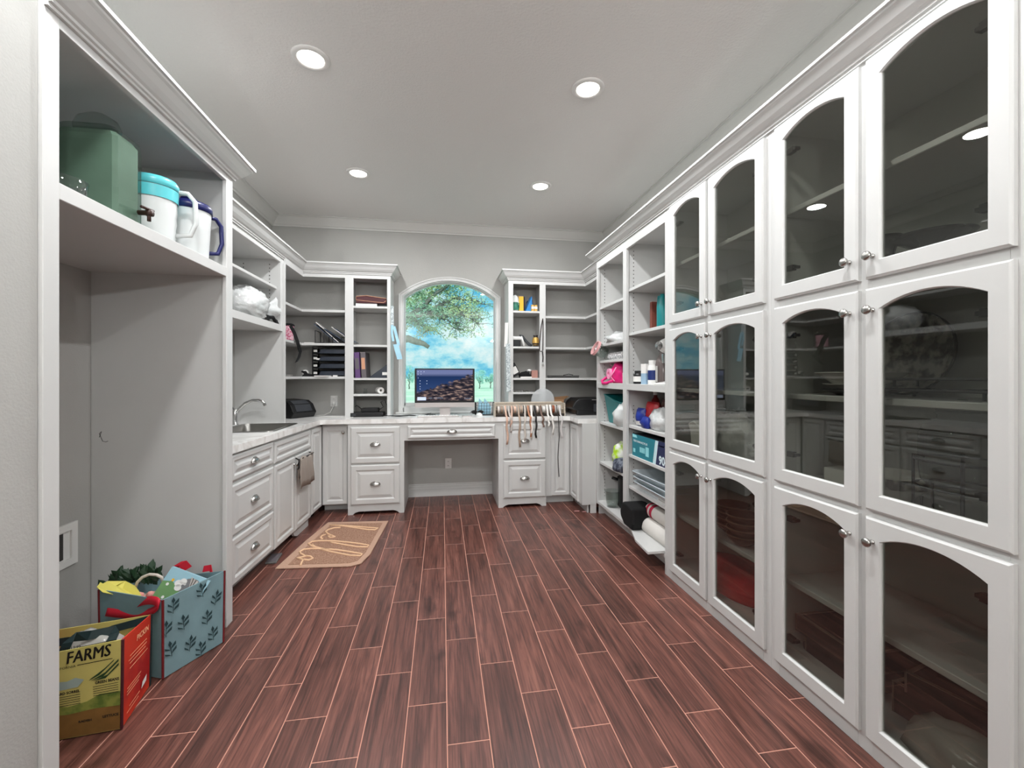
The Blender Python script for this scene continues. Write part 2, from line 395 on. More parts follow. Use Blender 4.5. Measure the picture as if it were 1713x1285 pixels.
def crown_trim(name, path, z, sc=1.0, szc=1.0):
    return struct(MB().sweep(path, [(o*sc, h*szc) for o, h in crown], z).build(name, WP))

# ---------------------------------------------------------- refrigerator alcove surround (left, near)
t = thing('alcove_cabinet', 'tall white refrigerator alcove surround with open shelf above, beside grey near wall', 'cabinet', (-1.14, 1.452, 0), PI/2)
W = 1.148                                            # local x 0..W = world y 1.452..2.60
boxo('stile', WP, t, 0, .056, 0, .022, 0, 2.46, .002)
boxo('stile', WP, t, W-.068, W, 0, .022, 0, 2.46, .002)
boxo('rail', WP, t, .056, W-.068, 0, .022, 2.395, 2.46, .001)
boxo('rail', WP, t, .056, W-.068, 0, .022, 1.880, 1.930, .002)
boxo('shelf', WP, t, .018, W-.05, .022, .648, 1.885, 1.905)
boxo('side_panel', WP, t, 0, .018, .022, .648, 0, 2.46)
boxo('side_panel', WP, t, W-.05, W, .022, .648, 0, 2.46)
boxo('top_panel', WP, t, .018, W-.05, .022, .648, 2.44, 2.46)
crown_trim('trim_2', [(-1.14, 1.455), (-1.14, 2.60), (-1.40, 2.60)], 2.425, 1.05)

# ---------------------------------------------------------- upper cabinet over the sink
t = thing('overhead_cabinet', 'white open wall cabinet with one shelf hung above the sink', 'cabinet', (-1.40, 2.602, 0), PI/2)
W = 1.516                                            # to world y 4.118
boxo('stile', WP, t, W-.045, W, 0, .022, 1.745, 2.39, .001)
boxo('stile', WP, t, 0, .04, 0, .022, 1.745, 2.39, .001)
boxo('rail', WP, t, .04, W-.045, 0, .022, 2.35, 2.39, .001)
boxo('rail', WP, t, .04, W-.045, 0, .022, 1.745, 1.800, .001)
boxo('bottom_panel', WP, t, .0, W-.02, .022, .388, 1.75, 1.77)
boxo('shelf', WP, t, .005, W-.052, .03, .388, 2.108, 2.130, .002)
boxo('top_panel', WP, t, 0, W-.02, .022, .388, 2.37, 2.39)
boxo('side_panel', 'white_paint', t, W-.045, W-.022, .022, .388, 1.745, 2.37)
mb = MB()
for yy in (.09, .30):
    for i in range(16): mb.box(W-.0465, W-.0445, yy-.004, yy+.004, 1.84+i*.032, 1.848+i*.032)
mb.build('peg_holes', 'hole', t, kind='stuff')

# ---------------------------------------------------------- corner bookcases standing on the counter
CT = .93                                             # counter top
def lshelf(parent, pts, z, th=.024, name='shelf'): return MB().prism(pts, 'z', z-th, z).build(name, WP, parent, bevel=.0015)
tl = thing('corner_bookcase', 'white L-shaped open bookcase in the left back corner beside the sink', 'bookcase', (0, 0, CT))
z0 = 0; H = 2.40-CT
boxo('side_panel', WP, tl, -1.79, -1.40, 4.118, 4.138, 0, H)
boxo('stile', WP, tl, -1.402, -1.380, 4.118, 4.140, 0, 2.350-CT, .001)
boxo('stile', WP, tl, -.980, -.897, 4.628, 4.648, 0, 2.350-CT, .001)
boxo('stile', WP, tl, -.564, -.530, 4.628, 4.648, 0, 2.350-CT, .001)
boxo('divider', WP, tl, -.950, -.932, 4.648, YB, 0, H)
boxo('side_panel', WP, tl, -.548, -.530, 4.648, YB, 0, H)
MB().prism([(-1.402, 4.14), (-1.38, 4.14), (-1.38, 4.628), (-.53, 4.628), (-.53, 4.648), (-1.402, 4.648)], 'z', 2.350-CT, H).build('rail', WP, tl)
MB().prism([(-1.79, 4.138), (-1.402, 4.138), (-1.402, 4.648), (-.548, 4.648), (-.548, YB), (-1.79, YB)], 'z', 2.38-CT, H).build('top_panel', WP, tl)
for z in (2.022, 1.684, 1.345):
    lshelf(tl, [(-1.79, 4.139), (-1.395, 4.139), (-1.395, 4.64), (-.951, 4.64), (-.951, YB), (-1.79, YB)], z-CT)
for z in (2.070, 1.672, 1.330, 1.165):
    boxo('shelf', WP, tl, -.931, -.549, 4.636, YB, z-CT-.022, z-CT, .0015)
crown_trim('trim_3', [(-1.40, 2.685), (-1.40, 4.628), (-.530, 4.628), (-.530, YB)], 2.388, .95)

tr = thing('corner_bookcase', 'white L-shaped open bookcase in the right back corner beside the tall shelving', 'bookcase', (0, 0, CT))
XU = 1.57
boxo('stile', WP, tr, .705, .757, 4.628, 4.648, 0, 2.350-CT, .001)
boxo('stile', WP, tr, 1.050, 1.117, 4.628, 4.648, 0, 2.350-CT, .001)
boxo('side_panel', WP, tr, .705, .723, 4.648, YB, 0, H)
boxo('divider', WP, tr, 1.075, 1.093, 4.648, YB, 0, H)
MB().prism([(.705, 4.628), (XU, 4.628), (XU, 4.088), (XU+.02, 4.088), (XU+.02, 4.648), (.705, 4.648)], 'z', 2.350-CT, H).build('rail', WP, tr)
MB().prism([(.723, 4.648), (XU+.02, 4.648), (XU+.02, 4.088), (XR, 4.088), (XR, YB), (.723, YB)], 'z', 2.38-CT, H).build('top_panel', WP, tr)
for z in (2.010, 1.668, 1.330):
    lshelf(tr, [(1.094, 4.64), (XU+.005, 4.64), (XU+.005, 4.088), (XR, 4.088), (XR, YB), (1.094, YB)], z-CT)
for z in (2.060, 1.672, 1.330, 1.175):
    boxo('shelf', WP, tr, .724, 1.074, 4.636, YB, z-CT-.022, z-CT, .0015)
crown_trim('trim_4', [(.705, YB), (.705, 4.628), (XU, 4.628), (XU, 4.088)], 2.388, .95)

# ---------------------------------------------------------- tall open shelving (right, far)
XF = 1.50
t = thing('open_shelving', 'tall white open shelving with two bays of adjustable shelves, right wall', 'shelving', (XF, 4.085, 0), -PI/2)
D = .445
for a, b in ((0, .030), (.632, .700), (1.330, 1.365)): boxo('stile', WP, t, a, b, 0, .022, 0.10, 2.475, .001)
boxo('stile', WP, t, 1.330, 1.365, 0, .022, 0, .10)
for a, b in ((.030, .632), (.700, 1.330)):
    boxo('rail', WP, t, a, b, 0, .022, 2.400, 2.475, .001)
    boxo('rail', WP, t, a, b, 0, .022, 1.235, 1.285, .001)
boxo('side_panel', WP, t, 0, .022, .022, D, 0, 2.475)
boxo('divider', WP, t, .650, .676, .022, D, 0.10, 2.475)
boxo('side_panel', WP, t, 1.341, 1.365, .022, D, 0, 2.475)
boxo('back_panel', 'inner_paint', t, .022, 1.341, D-.012, D, .10, 2.46)
boxo('top_panel', WP, t, .022, 1.341, .022, D-.012, 2.455, 2.475)
for a, b, zs in ((.022, .650, (2.022, 1.660, 1.500, .905, .515)), (.676, 1.341, (2.070, 1.705, .945, .705, .445))):
    boxo('shelf', WP, t, a, b, .022, D-.012, 1.262, 1.285)
    for z in zs: boxo('shelf', WP, t, a+.003, b-.003, .024, D-.014, z-.024, z, .002)
    boxo('shelf', WP, t, a, b, .004, D-.012, .100, .128, .002)
boxo('toe_board', WP, t, 0, 1.341, .078, .096, 0, .10)
mb = MB()
for xx, s in ((.0225, 1), (.649, -1), (.6765, 1), (1.3405, -1)):
    for yy in (.075, .36):
        for zz in (1.33, 0.17):
            for i in range(34 if zz > 1 else 30): mb.box(xx-.0012, xx+.0012, yy-.0035, yy+.0035, zz+i*.032, zz+.007+i*.032)
mb.build('peg_holes', 'hole', t, kind='stuff')

# ---------------------------------------------------------- glass-front tall cabinets
ROWS = ((.065, .850, .768), (.875, 1.655, 1.577), (1.690, 2.465, 1.765))
def glass_cabinet(label, y0, wdt, doors, stl, end=False):
    t = thing('glass_cabinet', label, 'cabinet', (XF, y0, 0), -PI/2)
    for a, b in stl: boxo('stile', WP, t, a, b, 0, .022, 0, 2.475, .001)
    for (a, b), (c, d) in zip(stl[:-1], stl[1:]):
        for r0, r1 in ((0, .10), (.835, .89), (1.64, 1.705), (2.43, 2.475)): boxo('rail', WP, t, b, c, 0, .022, r0, r1)
    boxo('side_panel', WP, t, 0, .016, .022, D, 0, 2.475)
    boxo('side_panel', WP, t, wdt-.016, wdt, .022, D, 0, 2.475)
    boxo('back_panel', 'inner_paint', t, .016, wdt-.016, D-.012, D, 0, 2.475)
    for z in (.115, .885, 1.70): boxo('bottom_panel', WP, t, .016, wdt-.016, .022, D-.012, z-.022, z)
    boxo('top_panel', WP, t, .016, wdt-.016, .022, D-.012, 2.455, 2.475)
    for z in (.435, 1.268, 2.098): boxo('shelf', WP, t, .020, wdt-.020, .040, D-.014, z-.024, z, .003)
    for z0, z1, kz in ROWS:
        for (a, b), hl in zip(doors, (True, False)): arched_door(t, a, b, z0, z1, hl, kz)
    return t
gcA = glass_cabinet('tall white cabinet with six arched glass doors next to the open shelving', 2.720, .935, ((.050, .447), (.475, .902)), ((0, .062), (.435, .487), (.885, .935)))
gcB = glass_cabinet('tall white cabinet with six arched glass doors nearest the camera', 1.785, .933, ((.033, .436), (.463, .868)), ((0, .05), (.422, .477), (.852, .933)))
crown_trim('trim_5', [(1.65, 4.087), (XF, 4.087), (XF, .852)], 2.474, 1.05, .85)

# ---------------------------------------------------------- base cabinets
BT = .885                                            # underside of the counter
def foot_board(parent, x0, x1, y, z1=.10, fl=.045, cut=.035, left=True, right=True):
    p = [(x0, z1), (x0, 0)]
    p += [(x0+fl, 0), (x0+fl+cut*.6, .018), (x0+fl+cut*1.6, .030)] if left else []
    p += [(x1-fl-cut*1.6, .030), (x1-fl-cut*.6, .018), (x1-fl, 0)] if right else []
    p += [(x1, 0), (x1, z1)]
    return MB().prism(p, 'y', y, y+.02).build('bracket_foot', WP, parent)
# left run below the sink
ANG = .052
tb = thing('sink_cabinet', 'white base cabinet run with drawers and doors below the sink', 'cabinet', (-1.272, 2.60, 0), PI/2-ANG)
boxo('face_frame', WP, tb, 0, 1.872, 0, .02, .085, BT)
boxo('end_panel', WP, tb, 0, .02, .02, .50, 0, BT)
boxo('toe_board', WP, tb, 0, 1.20, .07, .085, 0, .085)
boxo('toe_board', WP, tb, 1.555, 1.872, .08, .095, 0, .085)
for a, b in ((.085, .367), (.385, .690), (.713, .868)):
    d = raised('drawer', tb, .22, .795, a, b); cup_pull(d, .50, (a+b)/2+.004)
raised('drawer', tb, .815, 1.560, .705, .860)
for a, b, kx in ((.815, 1.190, 1.160), (1.202, 1.560, 1.232)):
    d = raised('door', tb, a, b, .075, .690); knob(d, kx, .630)
raised('door', tb, 1.588, 1.858, .085, .860, fr=.045)
MB().prism([(1.19, .085), (1.24, .02), (1.30, 0), (1.555, 0), (1.555, .085)], 'y', .004, .024).build('bracket_foot', WP, tb)
boxo('foot_side', WP, tb, 1.54, 1.555, .024, .09, 0, .085)
# back run
def desk_drawers(label, x0, x1, dx0, dx1, inner_right, yb=4.40):
    t = thing('drawer_cabinet', label, 'cabinet', (x0, yb, 0))
    w = x1-x0; g = YB-yb
    boxo('face_frame', WP, t, 0, w, 0, .02, .10, BT)
    boxo('side_panel', WP, t, 0, .02, .02, g if not inner_right else .20, 0 if not inner_right else .1, BT)
    boxo('side_panel', WP, t, w-.02, w, .02, g if inner_right else .20, 0 if inner_right else .1, BT)
    foot_board(t, 0, w, 0)
    for a, b in ((.100, .484), (.500, .853)):
        d = raised('drawer', t, dx0-x0, dx1-x0, a, b, fr=.06); cup_pull(d, (dx0+dx1)/2-x0, (a+b)/2+.01)
    return t
desk_drawers('white two-drawer file cabinet left of the desk kneehole', -.904, -.373, -.876, -.414, True)
desk_drawers('white two-drawer file cabinet right of the desk kneehole, under ribbon rack', .567, 1.066, .617, 1.058, False)
t = thing('desk_drawer', 'wide shallow white drawer above the desk kneehole', 'drawer', (-.373, 4.40, 0))
boxo('face_frame', WP, t, 0, .940, 0, .02, .710, BT)
boxo('drawer_box', 'inner_paint', t, .05, .88, .02, .45, .735, BT-.03)
d = raised('drawer_front', t, .034, .904, .730, .857, fr=.042); cup_pull(d, .469, .797)
# corner doors
t = thing('corner_cabinet', 'white narrow base door in the left corner next to file drawers', 'cabinet', (-1.172, 4.492, 0))
boxo('face_frame', WP, t, 0.012, .268, 0, .02, .085, BT)
d = raised('door', t, .012, .250, .085, .855, fr=.05); knob(d, .212, .795)
boxo('toe_board', WP, t, .0, .268, .12, .135, 0, .085)
t = thing('corner_cabinet', 'white base cabinet turning the right corner beside tall shelving', 'cabinet', (1.068, 4.45, 0))
boxo('face_frame', WP, t, 0, .285, 0, .02, .085, BT)
raised('door', t, .06, .262, .090, .853, fr=.05)
boxo('toe_board', WP, t, 0, .33, .07, .085, 0, .085)
sd = .285                                            # return facing the room's left
rt = MB().box(sd-.02+.02, sd+.02, -.345, 0, .085, BT).build('face_frame', WP, t)
dd = raised('door', t, 0, .245, .090, .853, fr=.05); dd.rotation_euler = (0, 0, -PI/2); dd.location = (sd, -.02, 0)
boxo('end_panel', WP, t, sd, .452-.022, -.365, -.345, .085, BT)
MB().prism([(sd+.085, 0), (sd+.085, .085), (.43, .085), (.43, 0)], 'y', -.362, -.345).build('bracket_foot', WP, t)
boxo('toe_board', WP, t, sd+.06, sd+.075, -.34, .08, 0, .085)

# ---------------------------------------------------------- countertop with the sink cut-out
ct = MB()
fx = lambda y: -1.150 - (4.385-y)*math.tan(ANG)      # front edge of the left run
SX0, SX1, SY0, SY1 = -1.70, -1.265, 3.50, 4.085
def cpoly(p): ct.prism(p, 'z', BT, CT)
cpoly([(XL, 2.602), (fx(2.602), 2.602), (fx(SY0), SY0), (XL, SY0)])
cpoly([(XL, SY0), (SX0, SY0), (SX0, SY1), (XL, SY1)])
cpoly([(SX1, SY0), (fx(SY0), SY0), (fx(SY1), SY1), (SX1, SY1)])
cpoly([(XL, SY1), (fx(SY1), SY1), (fx(4.36), 4.36), (-1.125, 4.385), (-1.125, YB), (XL, YB)])
cpoly([(-1.125, 4.385), (1.285, 4.385), (1.312, 4.36), (1.312, 4.088), (XR, 4.088), (XR, YB), (-1.125, YB)])
tag(ct.build('countertop', 'quartz'), 'pale quartz countertop wrapping from the sink along the desk to right corner', 'countertop')
# ================================================================== LAMPS
def ceiling_light(x, y, label):
    t = thing('ceiling_light', label, 'ceiling light', (x, y, ZC), 0, 'recessed ceiling lights')
    MB().lathe([(.066, -.004), (.070, -.010), (.092, -.009), (.097, -.004), (.098, 0), (.066, 0)], 32, cap=False).build('trim_ring', 'white_plastic', t, smooth=True)
    MB().lathe([(.0, -.0105), (.05, -.010), (.064, -.0075), (.0665, -.004), (.0665, -.001), (0, -.001)], 32, cap=False).build('lens', 'lens', t, smooth=True)
    ld = bpy.data.lights.new('lamp', 'AREA'); ld.shape = 'DISK'; ld.size = .15; ld.energy = DOWN_W; ld.color = DOWN_COL
    lo = bpy.data.objects.new('lamp', ld); C.objects.link(lo); lo.parent = t; lo.location = (0, 0, -.016)
    return t
ceiling_light(-.695, 2.46, 'recessed ceiling light nearest the left alcove, larger of the left pair')
ceiling_light(.850, 2.46, 'recessed ceiling light nearest the glass cabinets, larger of the right pair')
ceiling_light(-.695, 3.785, 'recessed ceiling light toward the left back corner, small')
ceiling_light(.865, 3.785, 'recessed ceiling light toward the right back corner, small')
ceiling_light(-.695, 1.135, 'added recessed ceiling light overhead left, unseen above the camera')  # this overhead pair is out of view, added to even the room light
ceiling_light(.850, 1.135, 'added recessed ceiling light overhead right, unseen above the camera')
def fill_sconce(x, y, side, label):  # unseen wall lamp, added to fill the room and lift the ceiling
    t = thing('fill_uplighter', label, 'lamp', (x, y, 2.25), 0 if side > 0 else PI, 'added wall uplighters behind the camera')
    boxo('wall_plate', 'nickel', t, 0, .012, -.05, .05, -.09, .09, .003)
    MB().tube([(.012, 0, -.03), (.07, 0, -.05), (.10, 0, -.02)], .008, 8).build('arm', 'nickel', t, smooth=True)
    MB().lathe([(.0, -.03), (.03, -.03), (.055, 0), (.085, .075), (.082, .076), (.05, .004), (0, -.02)], 24, (.10, 0, 0), cap=False).build('bowl', 'white_plastic', t, smooth=True)
    ld = bpy.data.lights.new('lamp', 'POINT'); ld.shadow_soft_size = .05; ld.energy = FILL_W; ld.color = DOWN_COL
    lo = bpy.data.objects.new('lamp', ld); C.objects.link(lo); lo.parent = t; lo.location = (.10, 0, .09)
fill_sconce(-1.152, -2.25, 1, 'added white bowl fill light on the near left wall behind the camera'); fill_sconce(1.505, -2.25, -1, 'added white bowl fill light on the near right wall behind the camera')

# ================================================================== GARDEN OUTSIDE
pmat('lawn', (186, 214, 186), .95, rgb2=(214, 226, 204), vscale=.25)
pmat('bark', (96, 104, 96), .9, var=.25, vscale=14, bump=.4, bscale=30)
def leafmat(name, a, b):
    m = pmat(name, a, .7, rgb2=b, vscale=1.4)
    return m
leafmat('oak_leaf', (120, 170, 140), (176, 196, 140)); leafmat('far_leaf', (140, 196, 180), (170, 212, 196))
struct(MB().add([(-160, YB+.3, -.3), (160, YB+.3, -.3), (160, 320, -.3), (-160, 320, -.3)], [(0, 1, 2, 3)]).build('ground', 'lawn'))
def leaves(mb, rnd, c, rad, n, size):
    for _ in range(n):
        while True:
            p = Vector((rnd.uniform(-1, 1), rnd.uniform(-1, 1), rnd.uniform(-1, 1)))
            if p.length < 1: break
        q = Vector(c) + Vector((p.x*rad[0], p.y*rad[1], p.z*rad[2]))
        a = Vector((rnd.gauss(0, 1), rnd.gauss(0, 1), rnd.gauss(0, 1))).normalized(); b = a.orthogonal().normalized()
        s = size*rnd.uniform(.6, 1.3)
        mb.add([q-a*s, q+b*s*.45, q+a*s, q-b*s*.45], [(0, 1, 2, 3)])
def limb(mb, pts, r0, r1, rnd, wob=.04):
    n = 14; P = [Vector(p) for p in pts]; out = []; rr = []
    for i in range(n+1):
        u = i/n*(len(P)-1); k = min(int(u), len(P)-2); f = u-k
        q = P[k].lerp(P[k+1], f); q += Vector((rnd.uniform(-1, 1), rnd.uniform(-1, 1), rnd.uniform(-1, 1)))*wob*(1 if 0 < i < n else 0)
        out.append(q); rr.append(r0+(r1-r0)*i/n)
    mb.tube(out, rr, 6); return out
rnd = random.Random(11)
oak = thing('oak_tree', 'large oak reaching leafy branches across the window from the left', 'tree', (-3.2, 12, -.3))
tm, lm = MB(), MB()
O = Vector((-3.2, 12, -.3)); rel = lambda x, y, z: (x-O.x, y-O.y, z-O.z)
limb(tm, [(0, 0, 0), (.1, 0, 1.2), (.2, 0, 2.4)], .34, .24, rnd)
tips = []
def br(p, r0, r1, wob=.05): tips.extend(limb(tm, [rel(*q) for q in p], r0, r1, rnd, wob))
br([(-3.0, 12, 2.0), (-1.6, 12, 2.30), (-.9, 12, 2.36), (-.55, 12, 2.25), (-.36, 12, 2.14)], .16, .055, .012)
tips.clear()
br([(-3.0, 12, 2.1), (-1.7, 12.1, 2.7), (-.8, 12, 2.95), (-.3, 12.1, 3.5), (.5, 12, 4.2)], .15, .03)
br([(-1.0, 12, 2.85), (-.4, 11.8, 3.05), (.1, 12, 3.2), (.6, 12, 3.0), (1.0, 12, 2.8)], .07, .012)
br([(-.2, 12, 3.2), (.2, 12.2, 3.5), (.7, 12.1, 3.5), (1.15, 12, 3.35)], .05, .01)
br([(-2.4, 12, 2.5), (-1.5, 12.3, 3.4), (-.6, 12.3, 3.9), (.3, 12.2, 4.1)], .1, .02)
br([(-.3, 11.9, 3.1), (.05, 11.9, 2.9), (.35, 11.9, 2.75), (.5, 11.9, 2.62)], .03, .008)
br([(-.9, 12, 2.9), (-.6, 12, 2.75), (-.35, 12, 2.6)], .03, .008)
br([(.2, 12, 3.2), (.5, 12.1, 3.25), (.85, 12.1, 3.12), (1.1, 12.1, 2.95)], .03, .008)
for p in tips:
    for _ in range(4):
        d = Vector((rnd.gauss(0, .22), rnd.gauss(0, .25), rnd.gauss(.02, .17)))
        q = p+d; limb(tm, [p, p.lerp(q, .5)+Vector((0, 0, .03)), q], .010, .004, rnd, .015)
        leaves(lm, rnd, q, (.15, .15, .10), 15, .036)
for c, rd, n in (((-.75, 12.2, 3.25), (.45, .3, .42), 900), ((-.5, 12.2, 3.75), (.5, .3, .3), 650), ((.2, 12.2, 3.85), (.5, .3, .22), 420), ((-.15, 12.1, 3.1), (.3, .3, .2), 260)):
    leaves(lm, rnd, rel(*c), rd, n, .042)
tm.build('trunk', 'bark', oak, smooth=True); lm.build('foliage', 'oak_leaf', oak, kind='stuff')
for i, (x, z, w, h, lab) in enumerate(((-4.3, 1.6, .9, 1.5, 'slender pale tree on the far lawn at the window left edge'), (5.0, 1.2, 1.1, 1.2, 'bushy far tree directly right of the monitor in the window'), (6.6, 1.1, .9, .9, 'low far tree at the window right edge'))):
    t = thing('distant_tree', lab, 'tree', (x, 58+i, -.3), 0, 'trees across the lawn')
    a, b = MB(), MB(); limb(a, [(0, 0, 0), (.05, 0, z*.6), (0, 0, z+.4)], .09, .03, rnd)
    for s in (-1, 1): limb(a, [(0, 0, z*.6), (s*.3, 0, z), (s*.5, 0, z+.5)], .05, .02, rnd)
    for _ in range(9): leaves(b, rnd, (rnd.uniform(-.6, .6)*w, rnd.uniform(-.3, .3), z+.3+rnd.uniform(-.5, .6)*h), (w*.42, .4, h*.3), 75, .09)
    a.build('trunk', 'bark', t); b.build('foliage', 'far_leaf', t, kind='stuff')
t = thing('distant_hedge', 'long low hedge line across the far end of the lawn', 'hedge', (0, 110, -.3))
b = MB()
for i in range(60): leaves(b, rnd, (-30+i*1.1, rnd.uniform(-1, 1), .9+rnd.uniform(-.3, .4)), (1.0, .8, .9), 30, .22)
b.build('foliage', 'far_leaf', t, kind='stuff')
# ================================================================== SMALL THINGS
from mathutils import noise as mnoise
def sub3(a, b): return (a[0]-b[0], a[1]-b[1], a[2]-b[2])
def blob_mb(c, r, amp=.12, freq=2.2, seed=0, n=20, m=12, flat=None, crease=0.0):
    rs = []
    for j in range(m+1):
        th = PI*j/m; ring = []
        for i in range(n):
            a = 2*PI*i/n; d = Vector((math.sin(th)*math.cos(a), math.sin(th)*math.sin(a), math.cos(th)))
            dd = Vector(d); k = 1+amp*mnoise.noise(d*freq+Vector((seed*7.3, seed*3.1, seed)))+crease*abs(mnoise.noise(d*freq*2.7+Vector((seed, 4, 9))))
            p = [c[q]+d[q]*r[q]*k for q in range(3)]
            if flat is not None and p[2] < flat: p[2] = flat
            ring.append(tuple(p))
        rs.append(ring)
    return MB().rings(rs)
def M_(name, rgb, rough=.5, **k): return pmat(name, rgb, rough, **k)
def single(mb, name, mat, label, cat, loc=(0, 0, 0), rotz=0, group=None, **k):
    o = mb.build(name, mat, None, **k); o.location = loc; o.rotation_euler = (0, 0, rotz)
    return tag(o, label, cat, group)
def rbox(w, d, h): return MB().box(-w/2, w/2, -d/2, d/2, 0, h)

# ---------------------------------------------------------- shelf over the alcove
SZ = 1.905
glassmat('green_glass', (222, 234, 229), 1.5, gain=1.3); glassmat('clear_glass', (236, 240, 238), 1.5, gain=1.3)
M_('spigot', (58, 36, 28), .4); M_('teal_lid', (92, 196, 204), .3); M_('navy_plastic', (22, 26, 84), .35)
pmat('milky_plastic', (212, 215, 214), .32); pmat('water_tint', (126, 142, 128), .25, var=.1, vscale=9)
t = thing('beverage_dispenser', 'square green glass beverage dispenser with brown spigot on alcove shelf', 'dispenser', (-1.31, 1.90, SZ))
def sqr(w, d, z, ch=.012): return [(-w+ch, -d, z), (w-ch, -d, z), (w, -d+ch, z), (w, d-ch, z), (w-ch, d, z), (-w+ch, d, z), (-w, d-ch, z), (-w, -d+ch, z)]
MB().rings([sqr(.11, .072, 0), sqr(.112, .074, .02), sqr(.112, .074, .33), sqr(.108, .070, .365), sqr(.085, .055, .385), sqr(.07, .05, .39)], True, True).build('tank', 'green_glass', t, smooth=.5)
MB().rings([sqr(.104, .066, .006), sqr(.104, .066, .345), sqr(.09, .055, .365)], True, True).build('filling', 'water_tint', t)
MB().lathe([(0, .385), (.075, .385), (.078, .395), (.066, .425), (.03, .448), (0, .452)], 20, sy=.72, cap=False).build('lid', 'clear_glass', t, smooth=True)
MB().lathe([(0, 0), (.010, 0), (.010, .028), (.014, .03), (.014, .05), (0, .05)], 10, (.112, .045, .095), 'x', cap=False).tube([(.150, .045, .10), (.150, .045, .062)], .007, 8).tube([(.150, .00, .104), (.150, .07, .112)], .006, 8).build('spigot', 'spigot', t, smooth=True)
single(MB().lathe([(0, 0), (.045, 0), (.062, .03), (.070, .085), (.066, .086), (.058, .032), (.04, .008), (0, .008)], 24, cap=False), 'glass_bowl', 'clear_glass', 'small clear glass bowl on alcove shelf in front of dispenser', 'bowl', (-1.235, 1.635, SZ), smooth=True)
def pitcher(label, loc, rad, h, lidmat, ribs, hdir, handle_mat):
    t = thing('plastic_pitcher', label, 'pitcher', loc, 0, 'plastic pitchers on the alcove shelf')
    prof = [(0, 0), (rad*.84, 0)]
    for i in range(13):
        z = h*(i/12); r = rad*(.84+.16*i/12); prof.append((r + (.003 if ribs and i % 2 and i < 8 else 0), z+.002))
    MB().lathe(prof+[(rad*.97, h), (0, h-.01)], 28, cap=False).build('body', 'milky_plastic', t, smooth=True)
    l = MB().lathe([(0, h+.012), (rad*.6, h+.016), (rad*.95, h+.010), (rad*1.04, h-.004), (rad*1.04, h-.028), (rad*1.0, h-.03)], 28, cap=False).build('lid', lidmat, t, smooth=True)
    if lidmat == 'navy_plastic': MB().box(-.03, .03, -.025, .025, h+.012, h+.045).build('pour_tab', lidmat, l, bevel=.006)
    dx, dy = hdir
    pts = [(dx*rad*.9, dy*rad*.9, h*.92), (dx*(rad+.035), dy*(rad+.035), h*.93), (dx*(rad+.062), dy*(rad+.062), h*.82), (dx*(rad+.066), dy*(rad+.066), h*.5), (dx*(rad+.045), dy*(rad+.045), h*.30), (dx*rad*.85, dy*rad*.85, h*.26)]
    MB().tube(pts, .0105, 8).build('handle', handle_mat, t, smooth=True)
    return t
p1 = pitcher('ribbed white pitcher with turquoise lid, left of the navy-lidded one', (-1.275, 2.165, SZ), .090, .305, 'teal_lid', True, (.92, .38), 'milky_plastic')
MB().lathe([(.0905, .0), (.0932, .05)], 28, (0, 0, .222), cap=False).build('teal_band', 'teal_lid', p1, smooth=True)
pitcher('smooth white pitcher with navy blue lid and handle on alcove shelf', (-1.245, 2.385, SZ), .094, .285, 'navy_plastic', False, (.55, .84), 'navy_plastic')

# water supply box in the alcove, scuff on the wall
t = thing('supply_box', 'white recessed water supply box low on the alcove wall', 'utility box', (-1.79, 2.36, .43))
MB().rings([[(.002, a, b) for a, b in ((-.10, 0), (.095, 0), (.095, .205), (-.10, .205))], [(.012, a, b) for a, b in ((-.10, 0), (.095, 0), (.095, .205), (-.10, .205))], [(.012, a, b) for a, b in ((-.065, .035), (.06, .035), (.06, .17), (-.065, .17))], [(.003, a, b) for a, b in ((-.065, .035), (.06, .035), (.06, .17), (-.065, .17))]], True, True).build('frame', 'white_plastic', t)
MB().box(.003, .005, -.06, .02, .04, .165).build('recess', 'hole', t)
single(MB().tube([(-.03, 0, .02), (-.02, 0, .05), (-.03, 0, .04), (-.015, 0, 0), (0, 0, -.005), (.01, 0, .0)], .0012, 5), 'loose_wire', 'dark_hinge', 'thin loose wire stub on the alcove side panel', 'wire', (px(177, 738, Y=2.547)[0], 2.5475, px(177, 738, Y=2.547)[2]))

# ---------------------------------------------------------- over-sink cabinet contents
pmat('clear_wrap', (206, 208, 207), .14, bump=1.0, bscale=22, coat=.6); pmat('wrap_content', (196, 196, 192), .6)
c = px(411, 496, X=-1.52)
t = thing('wrapped_bundle', 'white bundle wrapped in crinkled clear plastic, above the sink', 'package', (c[0], c[1], 1.770))
blob_mb((0, 0, .135), (.14, .20, .135), .14, 1.7, 3, 44, 28, flat=0.0, crease=.22).build('wrapping', 'clear_wrap', t, smooth=True)
mb = MB()
rs = []
for j in range(7):
    f = j/6; ring = []
    for i in range(22):
        a = 2*PI*i/22; rr = (.022+.085*f)*(1+.30*math.sin(a*5+f)*f)
        ring.append((.07+.02*math.sin(a)*f+rr*.55*math.cos(a), .15+.19*f, .125+rr*math.sin(a)))
    rs.append(ring)
MB().rings(rs).build('twisted_end', 'clear_wrap', t, smooth=True)
c = px(436, 534, X=-1.46); t = thing('black_camera_case', 'small black case lying beside the wrapped bundle above the sink', 'case', (c[0], c[1], 1.770))
rbox(.10, .12, .085).build('body', 'black_plastic', t, bevel=.012, seg=2); MB().tube([(.03, .02, .06), (.05, .12, .075), (.04, .20, .05), (.0, .24, .01)], .014, 8).build('strap', 'black_cloth', t, smooth=True)
c = px(456, 540, X=-1.46); single(blob_mb((0, 0, .03), (.05, .08, .045), .3, 2, 5, flat=0), 'black_pouch', 'black_cloth', 'crumpled black pouch at the right end of the cabinet above sink', 'pouch', (c[0], c[1], 1.770), smooth=True)

